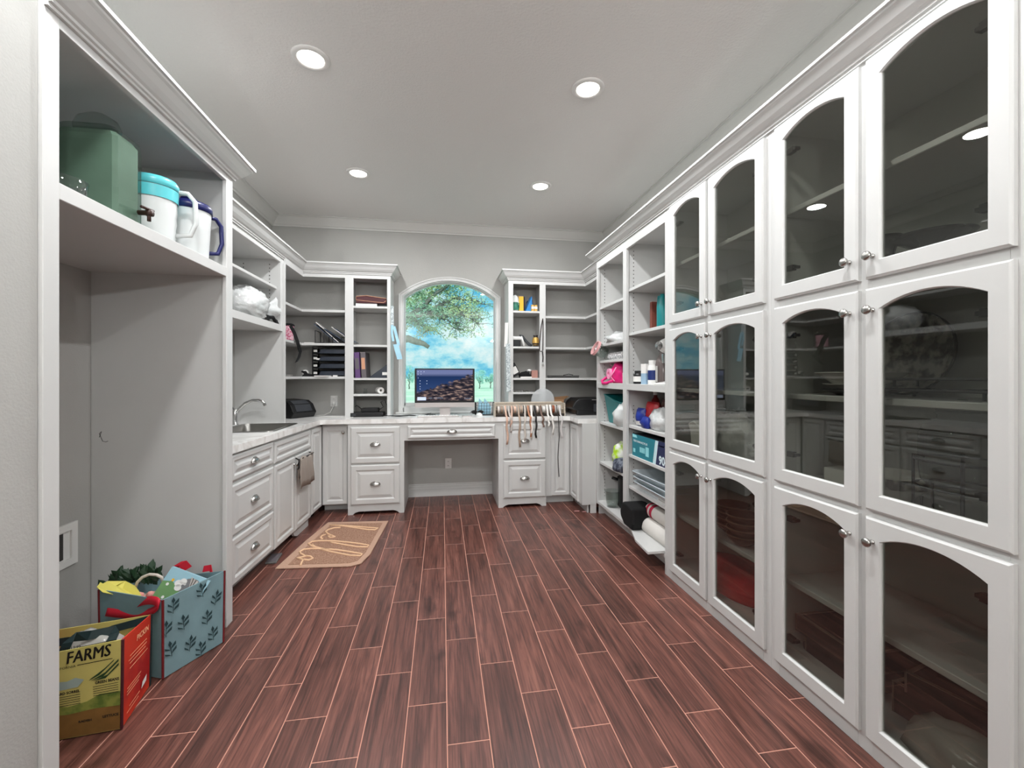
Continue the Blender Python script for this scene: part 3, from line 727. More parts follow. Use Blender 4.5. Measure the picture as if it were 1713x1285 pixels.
# ---------------------------------------------------------- sink, faucet, towel
t = thing('sink', 'stainless steel drop-in sink set in the quartz counter', 'sink', (0, 0, CT))
def rr_ring(x0, x1, y0, y1, z, r=.05, n=5):
    out = []
    for cx, cy, a0 in ((x1-r, y0+r, -PI/2), (x1-r, y1-r, 0), (x0+r, y1-r, PI/2), (x0+r, y0+r, PI)):
        for i in range(n+1): a = a0+PI/2*i/n; out.append((cx+r*math.cos(a), cy+r*math.sin(a), z))
    return out
MB().rings([rr_ring(SX0-.012, SX1+.012, SY0-.012, SY1+.012, .001), rr_ring(SX0-.010, SX1+.010, SY0-.010, SY1+.010, .005), rr_ring(SX0+.012, SX1-.012, SY0+.012, SY1-.012, .005), rr_ring(SX0+.02, SX1-.02, SY0+.02, SY1-.02, -.01), rr_ring(SX0+.03, SX1-.03, SY0+.03, SY1-.03, -.15), rr_ring(SX0+.07, SX1-.07, SY0+.07, SY1-.07, -.17)], False, True).build('basin', 'steel', t, smooth=.6)
MB().lathe([(0, -.168), (.04, -.168), (.042, -.165), (0, -.163)], 18, ((SX0+SX1)/2, (SY0+SY1)/2, 0), cap=False).build('drain', 'chrome', t, smooth=True)
fb = (-1.745, 4.02)
t = thing('faucet', 'chrome single-lever faucet with arched spout behind the sink', 'faucet', (fb[0], fb[1], CT))
MB().lathe([(0, 0), (.030, 0), (.030, .008), (.022, .018), (.019, .05), (.019, .12), (.015, .135), (0, .138)], 18, cap=False).build('base', 'chrome', t, smooth=True)
MB().tube([(0, 0, .09), (.03, 0, .135), (.08, 0, .185), (.14, 0, .212), (.19, 0, .212), (.225, 0, .195), (.240, 0, .165)], [.014, .013, .0125, .012, .012, .0125, .014], 12).build('spout', 'chrome', t, smooth=True)
MB().tube([(0, 0, .13), (-.01, -.04, .16), (-.01, -.085, .175)], [.008, .007, .009], 8).build('lever', 'chrome', t, smooth=True)
pmat('towel', (168, 156, 146), .95, bump=.8, bscale=260)
t = thing('towel_bar', 'small dark over-door towel bar on the sink cabinet', 'towel bar', (-1.272, 2.60, 0), PI/2-ANG)
MB().tube([(1.20, -.022, .672), (1.165, -.06, .666), (1.155, -.062, .60), (1.165, -.05, .59)], .006, 6).tube([(1.50, -.022, .672), (1.50, -.06, .666)], .005, 6).tube([(1.165, -.06, .666), (1.50, -.06, .666)], .005, 6).build('bar', 'dark_hinge', t, smooth=True)
mb = MB(); rs = []
prof = [(-.048, .50), (-.050, .60), (-.052, .655), (-.060, .675), (-.068, .655), (-.072, .57), (-.074, .48), (-.072, .425)]
for sgn in (1,):
    for yy, zz in prof: rs.append([(1.175+.30*i/14, yy-.006*math.sin(i*1.3+zz*20), zz+.008*math.sin(i*.5)) for i in range(15)])
mb.rings(rs, closed=False)
o = mb.build('hand_towel', 'towel', None, smooth=True); o.location = (-1.272, 2.60, 0); o.rotation_euler = (0, 0, PI/2-ANG)
sm = o.modifiers.new('thick', 'SOLIDIFY'); sm.thickness = .006
tag(o, 'beige hand towel draped over the bar on the sink cabinet door', 'towel')

# ---------------------------------------------------------- left corner bookcase contents
pmat('pink_print', (206, 96, 130), .8, rgb2=(240, 205, 214), vscale=70)
c = px(480, 566, X=-1.50); t = thing('patterned_bag', 'pink and white patterned pouch with a long black strap, left corner shelf', 'bag', (c[0], c[1], 1.684))
MB().prism([(-.06, 0), (.05, 0), (.055, .17), (-.05, .17)], 'y', -.045, .045).build('body', 'pink_print', t, bevel=.015, seg=2)
boxo('zipper_band', 'black_cloth', t, -.056, .06, -.05, .05, .150, .178, .01); boxo('base_band', 'black_cloth', t, -.064, .055, -.05, .05, 0, .02, .008)
a = px(486, 545, X=-1.42); pts = [(a[0], a[1], a[2]), px(492, 556, X=-1.395), px(497, 570, X=-1.372), px(499.5, 578, X=-1.365), px(502.5, 589, X=-1.365), px(500, 598, X=-1.365), px(496, 606, X=-1.365)]
MB().strip([sub3(p, (c[0], c[1], 1.684)) for p in pts], (.2, 1, .25), .055, .004).build('strap', 'black_cloth', t)
pmat('file_blue', (70, 82, 100), .35)
t = thing('file_sorter', 'black wire file sorter holding slanted grey folders, left corner shelf', 'file sorter', (-1.15, 4.78, 1.684))
mb = MB()
for i in range(4):
    x = -.13+i*.085
    mb.tube([(x, -.10, .0), (x, -.10, .13-.02*i), (x, .10, .13-.02*i), (x, .10, .0)], .004, 6)
mb.tube([(-.135, -.10, .006), (.165, -.10, .006)], .005, 6).tube([(-.135, .10, .006), (.165, .10, .006)], .005, 6)
mb.build('rack', 'black_plastic', t)
for i, (x, mt, h) in enumerate(((-.12, 'file_blue', .20), (-.10, 'paper', .215), (-.06, 'black_plastic', .17), (-.02, 'file_blue', .15), (.05, 'paper', .17), (.07, 'file_blue', .16))):
    MB().prism([(x+.012, .008), (x+.018, .008), (x+.018-.0, .012), (x-.03+.16, .02), (x+.16, .012)], 'y', -.09, .09) if False else None
    MB().add([(x+.19, -.09, .012), (x+.19, .09, .012), (x-.03, .09, h), (x-.03, -.09, h), (x+.196, -.09, .014), (x+.196, .09, .014), (x-.024, .09, h+.003), (x-.024, -.09, h+.003)], [(0, 1, 2, 3), (7, 6, 5, 4), (0, 4, 5, 1), (1, 5, 6, 2), (2, 6, 7, 3), (3, 7, 4, 0)]).build('folder', mt, t)
single(rbox(.09, .06, .012), 'note_pad', 'paper', 'small white note pad lying left of the file sorter', 'note pad', (-1.36, 4.76, 1.684), .2)
t = thing('letter_tray', 'stack of four black letter trays on the left corner shelf', 'letter tray', (-1.145, 4.80, 1.345))
pmat('tray_face', (44, 50, 60), .3)
for i in range(4):
    z = .012+i*.075
    MB().box(-.165, .165, -.12, .12, z, z+.006).box(-.165, -.155, -.12, .12, z, z+.055).box(.155, .165, -.12, .12, z, z+.055).box(-.165, .165, .112, .12, z, z+.05).build('tray', 'black_plastic', t)
    MB().prism([(-.10, z), (.16, z), (.16, z+.042), (-.075, z+.042)], 'y', -.126, -.120).build('front_lip', 'tray_face', t)
    MB().box(-.15, -.115, -.1225, -.120, z+.014, z+.036).build('label_tab', 'inner_paint', t)
for sx in (-.162, .162): MB().box(sx-.004, sx+.004, -.115, -.10, 0, .305).box(sx-.004, sx+.004, .10, .115, 0, .305).build('post', 'black_plastic', t)
single(rbox(.29, .20, .016), 'paper_stack', 'paper', 'white papers sticking out of the letter tray stack', 'paper', (-1.125, 4.78, 1.345+.170))
mb = MB()
for i in range(6):
    a = .1*math.sin(i*2.1); z = .003*i
    ca, sa = math.cos(a), math.sin(a)
    P = [(-.12, -.16), (.12, -.16), (.12, .16), (-.12, .16)]
    q = [(x*ca-y*sa, x*sa+y*ca) for x, y in P]; mb.prism(q, 'z', z, z+.0025)
pmat('grey_paper', (176, 174, 170), .8)
single(mb, 'paper_stack', 'grey_paper', 'loose grey papers fanned on the lowest left corner shelf', 'paper', (-1.56, 4.42, 1.345), .25)
t = thing('tape_dispenser', 'small black tape dispenser in front of the letter trays', 'tape dispenser', (-1.355, 4.72, 1.345))
MB().prism([(-.06, 0), (.06, 0), (.05, .02), (.0, .03), (-.02, .055), (-.06, .06), (-.065, .045), (-.035, .03), (-.05, .015)], 'y', -.025, .025).build('body', 'black_plastic', t, bevel=.003)
MB().lathe([(.018, -.012), (.03, -.012), (.03, .012), (.018, .012), (.018, -.012)], 16, (-.03, 0, .04), 'y', cap=False).build('roll', 'paper', t, smooth=.5)
single(rbox(.14, .10, .010), 'envelope', 'paper', 'white envelopes lying right of the tape dispenser', 'envelope', (-1.20, 4.67, 1.345), -.2)
single(rbox(.04, .03, .014), 'eraser', 'paper', 'small white block at the right end of the lowest left corner shelf', 'eraser', (-1.08, 4.665, 1.345), 0)
# compact printer on the counter, left corner
pmat('printer_grey', (58, 60, 64), .3)
t = thing('printer', 'compact black printer with sloped grey lid on the counter beside the sink panel', 'printer', (-1.50, 4.72, CT), -.55)
MB().prism([(-.16, 0), (.13, 0), (.165, .055), (.12, .135), (.06, .172), (-.16, .182)], 'y', -.14, .14).build('body', 'black_plastic', t, bevel=.004)
for (a, b) in (((.062, .172), (.118, .137)), ((.122, .132), (.160, .066))):
    n = Vector((b[1]-a[1], 0, a[0]-b[0])); n = Vector((a[1]-b[1], 0, b[0]-a[0])).normalized()*.004
    P = [(a[0], -.10, a[1]), (b[0], -.10, b[1]), (b[0], .09, b[1]), (a[0], .09, a[1])]
    MB().add(P+[(p[0]+n.x, p[1], p[2]+n.z) for p in P], [(0, 1, 2, 3), (7, 6, 5, 4), (0, 4, 5, 1), (1, 5, 6, 2), (2, 6, 7, 3), (3, 7, 4, 0)]).build('lid_panel', 'printer_grey', t)
def outlet(label, x, z):
    t = thing('power_outlet', label, 'outlet', (x, YB, z))
    boxo('plate', 'white_plastic', t, -.036, .036, -.006, 0, -.058, .058, .003)
    for s in (-.024, .024):
        f = MB().lathe([(0, -.008), (.014, -.008), (.016, -.006), (0, -.006)], 14, (0, 0, s), 'y', cap=False).build('socket', 'white_plastic', t)
        MB().box(-.007, -.004, -.0086, -.0078, s-.005, s+.005).box(.004, .007, -.0086, -.0078, s-.005, s+.005).build('slot', 'hole', f)
    return t
outlet('white wall outlet above the counter in the left corner', -1.162, 1.078); outlet('white wall outlet inside the desk kneehole', .066, .362)
mb = MB().tube([(-1.162, YB-.012, 1.06), (-1.165, YB-.03, 1.02), (-1.19, YB-.05, .96), (-1.24, 4.86, .937), (-1.33, 4.80, .934), (-1.20, 4.72, .934), (-1.02, 4.70, .934), (-.94, 4.69, .934)], .004, 6).box(-1.178, -1.146, YB-.035, YB-.009, 1.04, 1.072)
single(mb, 'white_cable', 'white_plastic', 'white power cable plugged in the left corner outlet', 'cable', smooth=True)

# ---------------------------------------------------------- left narrow shelves
pmat('maroon', (70, 22, 30), .5); pmat('purple', (92, 62, 112), .45); pmat('grey_binder', (98, 92, 96), .5); pmat('tan', (202, 148, 118), .6)
t = thing('ring_binder', 'dark maroon binder with pale edging lying on papers, left narrow shelf', 'binder', (-.725, 4.78, 2.102))
MB().prism([(-.15, 0), (.15, -.002), (.15, .05), (-.05, .075), (-.15, .065)], 'y', -.13, .13).build('cover', 'maroon', t, bevel=.004)
MB().tube([(-.15, -.132, .06), (-.15, -.132, .03), (.06, -.132, .012), (.12, -.132, .008), (.15, -.132, .03)], .003, 6).tube([(-.15, -.132, .066), (-.05, -.132, .077), (.15, -.132, .052)], .003, 6).build('edging', 'tan', t)
single(rbox(.21, .22, .030), 'paper_stack', 'paper', 'stack of white papers under the maroon binder', 'paper', (-.775, 4.77, 2.070))
single(rbox(.10, .20, .030), 'notebook', 'black_plastic', 'dark notebook beside papers under the maroon binder', 'notebook', (-.605, 4.78, 2.070))
for x, w, h, mt, lab in ((-.858, .052, .265, 'purple', 'purple binder standing on the left narrow shelf'), (-.797, .050, .268, 'grey_binder', 'grey-brown binder standing right of the purple binder')):
    t = thing('ring_binder', lab, 'binder', (x, 4.78, 1.330), 0); t.rotation_euler = (0, math.radians(-3), 0)
    rbox(w, .26, h).build('cover', mt, t, bevel=.004); MB().box(-w/2+.008, w/2-.008, -.132, -.130, .09, h-.06).build('spine_label', 'tan' if mt != 'purple' else 'grey_binder', t)
t = thing('document_wedge', 'dark slanted folder rest with a white label, left narrow shelf', 'folder', (-.645, 4.76, 1.330))
MB().prism([(-.11, 0), (.09, 0), (.09, .150)], 'y', -.11, .11).build('body', 'tray_face', t, bevel=.004); MB().box(.03, .085, -.1125, -.110, .03, .06).build('label', 'paper', t)
single(MB().lathe([(0, 0), (.02, 0), (.022, .02), (.015, .04), (.02, .055), (.018, .056), (.0, .03)], 14, cap=False), 'glass_ornament', 'clear_glass', 'small clear glass ornament on the left narrow shelf', 'ornament', (-.80, 4.75, 1.165), smooth=True)
single(MB().lathe([(.012, -.06), (.034, -.06), (.034, .06), (.012, .06), (.012, -.06)], 18, (0, 0, .034), 'y', cap=False), 'paper_roll', 'paper', 'white paper roll lying on the left narrow shelf', 'roll', (-.655, 4.75, 1.165), .35, smooth=.6)
t = thing('network_router', 'flat black router box at the foot of the left narrow shelves', 'router', (-.765, 4.71, CT))
rbox(.33, .17, .045).build('body', 'black_plastic', t, bevel=.006); MB().box(-.15, -.11, -.0865, -.085, .012, .03).build('light_bar', 'printer_grey', t)
t = thing('modem', 'smaller black modem stacked on the router', 'modem', (-.745, 4.73, CT+.045)); rbox(.17, .12, .040).build('body', 'black_plastic', t, bevel=.005); MB().tube([(.09, .0, .02), (.13, .0, .05), (.10, .02, .10), (.14, .04, .12), (.165, .03, .06), (.165, .0, -.03)], .004, 6).build('cable', 'black_plastic', t, smooth=True)
MB().tube([(-.09, .0, .03), (-.12, -.02, .06), (-.14, -.02, .07), (-.15, -.01, .055)], .004, 6).build('cable', 'black_plastic', t, smooth=True)
# strips hung on the cabinet sides next to the window
pmat('pale_blue', (160, 205, 224), .6, var=.05, vscale=20); pmat('strip_print', (214, 222, 222), .7, rgb2=(150, 160, 164), vscale=90)
def hang(name, label, mat, X, pts, w, cat='paper strip'):
    mb = MB(); P = [px(x, y, X=X) if False else px(x, y, Y=yy) for x, y, yy in pts]
    mb.strip(P, (1, .15, 0), w, .003); return single(mb, name, mat, label, cat)
t = thing('paper_strip', 'pale blue folded paper strips pinned to the left bookcase side by window', 'paper strip', (-.525, 4.70, 1.5))
def strip_part(name, mat, t, pts, w):
    L0 = t.location; MB().strip([sub3(px(x, y, Y=yy), L0) for x, y, yy in pts], (1, .1, .12), w, .003).build(name, mat, t)
strip_part('upper_strip', 'strip_print', t, [(656, 512, 4.62), (656.5, 548, 4.62)], .03)
strip_part('fold', 'pale_blue', t, [(656, 544, 4.61), (655.5, 556, 4.61), (658, 571, 4.61)], .022)
strip_part('fold', 'pale_blue', t, [(659, 546, 4.615), (663, 561, 4.61), (667, 578, 4.60)], .028)
strip_part('lower_strip', 'pale_blue', t, [(662, 576, 4.59), (669, 601, 4.58)], .052)
t = thing('paper_strip', 'long white printed strip hanging on the right bookcase side by window', 'paper strip', (.70, 4.70, 1.5))
strip_part('upper_strip', 'paper', t, [(847.5, 540, 4.62), (847, 560, 4.62), (846, 580, 4.615)], .036)
strip_part('lower_strip', 'strip_print', t, [(849.5, 575, 4.615), (850.5, 620, 4.61), (851, 655, 4.61)], .046)

# ---------------------------------------------------------- desk top
def screen_mat():
    m = bpy.data.materials.new('screen_image'); m.use_nodes = True; nt = m.node_tree; nt.nodes.clear(); Lk = nt.links.new
    o = nn(nt, 'ShaderNodeOutputMaterial'); em = nn(nt, 'ShaderNodeEmission'); em.inputs[1].default_value = .9
    tc = nn(nt, 'ShaderNodeTexCoord'); sp = nn(nt, 'ShaderNodeSeparateXYZ'); Lk(tc.outputs['Object'], sp.inputs[0])
    # rock mask: z below a slope that rises to the right
    sl = nn(nt, 'ShaderNodeMath'); sl.operation = 'MULTIPLY'; sl.inputs[1].default_value = .34; Lk(sp.outputs['X'], sl.inputs[0])
    df = nn(nt, 'ShaderNodeMath'); df.operation = 'SUBTRACT'; Lk(sp.outputs['Z'], df.inputs[0]); Lk(sl.outputs[0], df.inputs[1])
    nz = nn(nt, 'ShaderNodeTexNoise'); nz.inputs['Scale'].default_value = 16; nz.inputs['Detail'].default_value = 6; Lk(tc.outputs['Object'], nz.inputs['Vector'])
    ns = nn(nt, 'ShaderNodeMath'); ns.operation = 'MULTIPLY_ADD'; ns.inputs[1].default_value = .16; Lk(nz.outputs['Fac'], ns.inputs[0]); Lk(df.outputs[0], ns.inputs[2])
    rm = nn(nt, 'ShaderNodeValToRGB'); rm.color_ramp.elements[0].position = .24; rm.color_ramp.elements[0].color = (1, 1, 1, 1); rm.color_ramp.elements[1].position = .26; rm.color_ramp.elements[1].color = (0, 0, 0, 1); Lk(ns.outputs[0], rm.inputs[0])
    mp = nn(nt, 'ShaderNodeMapping'); mp.inputs['Rotation'].default_value = (0, .5, 0); mp.inputs['Scale'].default_value = (12, 1, 40); Lk(tc.outputs['Object'], mp.inputs[0])
    rn = nn(nt, 'ShaderNodeTexNoise'); rn.inputs['Scale'].default_value = 1.3; rn.inputs['Detail'].default_value = 7; Lk(mp.outputs[0], rn.inputs['Vector'])
    rc = nn(nt, 'ShaderNodeValToRGB'); e = rc.color_ramp.elements; e[0].position = .36; e[0].color = srgb(24, 28, 40); e[1].position = .68; e[1].color = srgb(190, 160, 146); k = e.new(.52); k.color = srgb(70, 62, 70); Lk(rn.outputs['Fac'], rc.inputs[0])
    gz = nn(nt, 'ShaderNodeValToRGB'); e = gz.color_ramp.elements; e[0].position = .10; e[0].color = srgb(54, 78, 126); e[1].position = .37; e[1].color = srgb(112, 122, 172)
    k = e.new(.25); k.color = srgb(34, 56, 100); k = e.new(.285); k.color = srgb(122, 132, 176); Lk(sp.outputs['Z'], gz.inputs[0])
    mx = nn(nt, 'ShaderNodeMix'); mx.data_type = 'RGBA'; Lk(rm.outputs[0], mx.inputs[0]); Lk(gz.outputs[0], mx.inputs[6]); Lk(rc.outputs[0], mx.inputs[7])
    Lk(mx.outputs[2], em.inputs[0]); Lk(em.outputs[0], o.inputs[0]); M['screen_image'] = m
screen_mat()
pmat('ui_white', (160, 172, 196), .5, emis=(170, 182, 206), estr=.8); pmat('silver', (196, 190, 188), .35, .6)
t = thing('desktop_monitor', 'silver desktop monitor showing a rocky seashore, in front of the window', 'monitor', (.027, 4.62, CT))
boxo('bezel', 'black_plastic', t, -.312, .312, 0, .022, .140, .500, .003)
boxo('chin', 'silver', t, -.312, .312, -.001, .022, .090, .140, .002)
s = boxo('screen', 'screen_image', t, -.292, .292, -.002, 0, 0, .324); s.location = (0, 0, .162)
mb = MB()
for i, (x, z) in enumerate(((-.28, .30), (-.25, .30), (-.22, .30), (-.28, .275), (-.25, .275), (-.28, .235), (-.26, .205), (-.19, .205), (-.26, .175), (-.19, .175), (-.26, .145), (-.26, .12))): mb.box(x, x+.007, -.0035, -.002, z, z+.006)
for i in range(12):
    if i != 3: mb.box(-.165+i*.0125, -.159+i*.0125, -.0035, -.002, .025, .030)
for i in range(7): mb.box(.205+i*.011, .209+i*.011, -.0035, -.002, .018, .024)
mb.build('desktop_icons', 'ui_white', s, kind='stuff'); MB().box(-.284, -.195, -.0035, -.002, .004, .038).build('notification', 'ui_white', s)
MB().prism([(-.055, .09), (.055, .09), (.055, .012), (.06, 0), (-.06, 0), (-.055, .012)], 'y', .03, .04).build('stand_neck', 'silver', t); boxo('stand_base', 'silver', t, -.10, .10, -.06, .14, 0, .008, .003)
t = thing('keyboard', 'slim white and grey keyboard lying before the monitor', 'keyboard', (-.04, 4.53, CT))
rbox(.42, .11, .012).build('body', 'silver', t, bevel=.004)
mb = MB()
for r in range(5):
    for i in range(14): mb.box(-.198+i*.0284, -.198+i*.0284+.024, -.048+r*.0195, -.048+r*.0195+.016, .012, .015)
mb.build('keys', 'white_plastic', t, kind='stuff')
single(blob_mb((0, 0, .0), (.032, .055, .034), 0, 1, 0, flat=0.0), 'computer_mouse', 'white_plastic', 'white computer mouse on the desk right of the keyboard', 'mouse', (.385, 4.57, CT), .3, smooth=True)
single(rbox(.10, .07, .010), 'smartphone', 'silver', 'flat silver gadget lying between keyboard and mouse', 'gadget', (.255, 4.52, CT), .1)
t = thing('sunglasses', 'black sunglasses lying behind the white mouse', 'glasses', (.375, 4.70, CT))
mb = MB()
for s in (-.035, .035): mb.lathe([(0, -.004), (.03, -.004), (.03, .004), (0, .004)], 14, (s, 0, .03), 'y', sy=.7, cap=False)
mb.build('lenses', 'black_plastic', t); MB().tube([(-.065, 0, .04), (-.07, .10, .012)], .003, 5).tube([(.065, 0, .04), (.07, .10, .012)], .003, 5).tube([(-.01, 0, .035), (.01, 0, .035)], .003, 5).build('frame', 'black_plastic', t)
t = thing('wire_basket', 'grey wire grid desk basket between monitor and ribbon rack', 'basket', (.455, 4.70, CT))
mb = MB()
for yy in (-.09, .09):
    for i in range(8): mb.tube([(-.10+i*.0285, yy, .0), (-.10+i*.0285, yy, .135)], .0018, 4)
    for j in range(5): mb.tube([(-.10, yy, .004+j*.0325), (.10, yy, .004+j*.0325)], .0018, 4)
for xx in (-.10, .10):
    for i in range(6): mb.tube([(xx, -.09+i*.036, 0), (xx, -.09+i*.036, .135)], .0018, 4)
    for j in range(5): mb.tube([(xx, -.09, .004+j*.0325), (xx, .09, .004+j*.0325)], .0018, 4)
mb.build('wire_grid', 'dark_hinge', t); boxo('floor_tray', 'dark_hinge', t, -.10, .10, -.09, .09, 0, .003)
for i, (x, lab) in enumerate(((.415, 'pale blue folded card standing in the wire basket, left'), (.475, 'pale blue folded card standing in the wire basket, right'))):
    single(MB().prism([(-.04, .0), (.05, .0), (.055, .08), (-.02, .175)], 'y', -.002, .002), 'folded_card', 'pale_blue', lab, 'card', (x, 4.72+i*.03, CT+.004), 0, 'folded cards in the basket')
mb = MB()
for k, pts in enumerate((((-.58, 4.70), (-.52, 4.66), (-.44, 4.60), (-.36, 4.64), (-.28, 4.74), (-.16, 4.78), (-.06, 4.74)), ((-.58, 4.66), (-.50, 4.58), (-.40, 4.62), (-.30, 4.66), (-.20, 4.72), (-.10, 4.73)), ((-.62, 4.62), (-.54, 4.55), (-.42, 4.56), (-.34, 4.68), (-.24, 4.78), (-.12, 4.80)))):
    P = [Vector((x, y, CT+.004+.006*k+(.03*math.sin(i*1.1) if 2 < i < 5 else 0))) for i, (x, y) in enumerate(pts)]
    mb.tube(P, .0035, 6)
single(mb, 'monitor_cables', 'black_plastic', 'black cables running from the router to the monitor', 'cable', smooth=True)
# ribbon rack
pmat('vase_dark', (48, 40, 34), .3)
t = thing('ribbon_rack', 'pale wooden ribbon dispenser rack on the desk right end', 'rack', (.905, 4.48, CT))
pmat('pale_wood', (196, 184, 168), .6, var=.08, vscale=20)
boxo('back_board', 'pale_wood', t, -.365, .365, .050, .060, 0, .145, .002); boxo('top_rail', 'pale_wood', t, -.365, .365, .044, .064, .128, .146, .002)
boxo('end_board', 'pale_wood', t, -.375, -.365, -.06, .060, 0, .135, .002); boxo('end_board', 'pale_wood', t, .365, .375, -.06, .060, 0, .135, .002)
boxo('front_lip', 'vase_dark', t, -.365, .365, -.06, -.052, 0, .028, .002); boxo('base_board', 'pale_wood', t, -.365, .365, -.052, .05, 0, .008)
MB().tube([(-.365, 0, .068), (.365, 0, .068)], .006, 8).build('dowel', 'pale_wood', t)
rc = [(214, 206, 198), (150, 128, 110), (226, 222, 216), (90, 76, 68), (186, 178, 172), (206, 170, 150), (236, 232, 226), (172, 150, 132), (40, 36, 36), (200, 190, 180), (176, 120, 90), (150, 146, 144), (230, 214, 204), (120, 96, 84), (222, 218, 212), (170, 92, 52), (196, 186, 178), (140, 70, 40), (210, 206, 204), (184, 172, 164)]
for i, c in enumerate(rc): pmat('ribbon_%d' % i, c, .45)
x = -.345; rr = random.Random(4); i = 0; cents = []
while x < .335 and i < 20:
    w = .034 if i % 3 else .030
    t2 = thing('ribbon_spool', ['beige', 'brown', 'white', 'dark brown', 'light grey', 'peach', 'ivory', 'taupe', 'black', 'cream', 'copper', 'grey', 'blush', 'umber', 'off-white', 'orange', 'stone', 'rust', 'pale grey', 'putty'][i]+' ribbon spool on the rack, number %s from the left' % ['one', 'two', 'three', 'four', 'five', 'six', 'seven', 'eight', 'nine', 'ten', 'eleven', 'twelve', 'thirteen', 'fourteen', 'fifteen', 'sixteen', 'seventeen', 'eighteen', 'nineteen', 'twenty'][i], 'ribbon spool', (.905+x+w/2, 4.48, CT+.068), 0, 'ribbon spools on the rack')
    r = rr.uniform(.038, .047)
    MB().lathe([(.0065, -w/2+.003), (r-.004, -w/2+.003), (r-.004, w/2-.003), (.0065, w/2-.003), (.0065, -w/2+.003)], 16, axis='x', cap=False).build('ribbon_roll', 'ribbon_%d' % i, t2, smooth=.6)
    MB().lathe([(.0065, -w/2+.001), (r+.002, -w/2+.001), (r+.002, -w/2+.003), (.0065, -w/2+.003)], 16, axis='x', cap=False).lathe([(.0065, w/2-.003), (r+.002, w/2-.003), (r+.002, w/2-.001), (.0065, w/2-.001)], 16, axis='x', cap=False).build('flange', 'inner_paint' if i % 4 else 'ribbon_3', t2)
    cents.append((x+w/2, t2, r, i)); x += w+.0015; i += 1
# loose ends hanging over the counter edge
ends = {3: ('ribbon_4', .02, .15), 2: ('ribbon_5', .01, .27), 4: ('ribbon_5', -.02, .09), 6: ('ribbon_7', .0, .30), 8: ('ribbon_9', -.015, .24), 9: ('ribbon_10', .02, .20), 10: ('ribbon_6', -.01, .22), 11: ('ribbon_8', .0, .21), 13: ('ribbon_13', .01, .10), 15: ('ribbon_6', .0, .10), 16: ('ribbon_6', .015, .18), 18: ('ribbon_8', .0, .62), 19: ('ribbon_18', .0, .22)}
for x, t2, r, i in cents:
    if i in ends:
        mt, sl, dl = ends[i]; w = .020 if dl < .5 else .009
        yo = -.118
        pts = [(0, -.03, r+.004), (0, -r-.008, .0), (sl*.3, -.075, -.052), (sl*.5, -.098, -.062), (sl*.7, yo, -.075)] + [(sl*(.7+.3*k/6)+.006*math.sin(k*1.4+i), yo-.004*math.sin(k*1.1+i), -.075-dl*k/6) for k in range(1, 7)]
        MB().strip(pts, [(1, .25*math.sin(i+.5*j), 0) for j in range(len(pts))], w, .0016).build('loose_end', mt, t2, smooth=True)
pmat('acrylic', (226, 230, 232), .25); M['acrylic'].node_tree.nodes['Principled BSDF'].inputs['Alpha'].default_value = .4
single(MB().lathe([(0, -.003), (.128, -.003), (.128, .003), (0, .003)], 40, axis='y', cap=False), 'acrylic_disc', 'acrylic', 'round translucent white disc standing behind the ribbon rack', 'disc', (1.075, 4.585, CT+.128+.03))
single(MB().box(-.10, .10, -.012, .012, 0, .034), 'disc_stand', 'white_plastic', 'low white holder under the round translucent disc', 'holder', (1.075, 4.585, CT), bevel=.003)
pmat('cardboard', (188, 146, 108), .8, var=.06)
t = thing('cardboard_box', 'small tan cardboard box behind the right end of ribbon rack', 'box', (1.28, 4.80, CT)); rbox(.15, .12, .155).build('body', 'cardboard', t); MB().add([(-.075, -.06, .155), (.075, -.06, .155), (.11, -.10, .20), (-.05, -.09, .185)], [(0, 1, 2, 3)]).add([(.075, -.06, .155), (.075, .06, .155), (.14, .07, .19), (.14, -.06, .19)], [(0, 1, 2, 3)]).build('flap', 'cardboard', t)
t = thing('printer', 'large black printer at the right end of the counter', 'printer', (1.60, 4.62, CT), .0)
MB().box(-.19, .20, -.17, .17, 0, .15).build('body', 'black_plastic', t, bevel=.02, seg=2)
MB().prism([(-.24, .085), (-.20, .055), (.20, .055), (.20, .17), (.17, .185), (-.16, .18), (-.20, .15)], 'y', -.175, .15).build('lid', 'black_plastic', t, bevel=.01, seg=2)
boxo('control_panel', 'printer_grey', t, .0, .19, -.178, -.172, .04, .12, .003); boxo('edge_trim', 'silver', t, -.02, .20, -.180, -.172, .163, .169)
mb = MB().tube([(1.36, 4.60, .935), (1.33, 4.56, .935), (1.38, 4.50, .935), (1.47, 4.47, .938)], .003, 5)
single(mb, 'printer_cable', 'silver', 'thin pale cable on the counter before the large printer', 'cable', smooth=True)
# ---------------------------------------------------------- right narrow shelves
pmat('yellow', (232, 178, 40), .5); pmat('green_label', (30, 92, 74), .5, rgb2=(60, 130, 110), vscale=30); pmat('beige_box', (206, 186, 158), .6); pmat('dark_brown', (44, 32, 30), .6)
pmat('blue_cover', (52, 132, 198), .4); pmat('gold', (206, 164, 90), .35, .5); pmat('pinkbox', (178, 130, 118), .6)
Z = 2.060
t = thing('craft_bag', 'clear bag with green label at the left of right narrow top shelf', 'bag', (.795, 4.72, Z))
blob_mb((0, 0, .085), (.046, .05, .10), .12, 2, 8, flat=0).build('pouch', 'milky_plastic', t, smooth=True); MB().lathe([(.0475, .015), (.053, .045), (.053, .09), (.049, .10)], 18, sx=.95, cap=False).build('label', 'green_label', t, smooth=True)
single(rbox(.10, .06, .195), 'carton', 'beige_box', 'beige carton behind the yellow box, right narrow top shelf', 'box', (.845, 4.83, Z), bevel=.002)
t = thing('carton', 'yellow box with dark side on right narrow top shelf', 'box', (.868, 4.735, Z), -.25); rbox(.05, .09, .165).build('body', 'yellow', t, bevel=.002); MB().box(.025, .034, -.045, .045, 0, .165).build('dark_side', 'dark_brown', t)
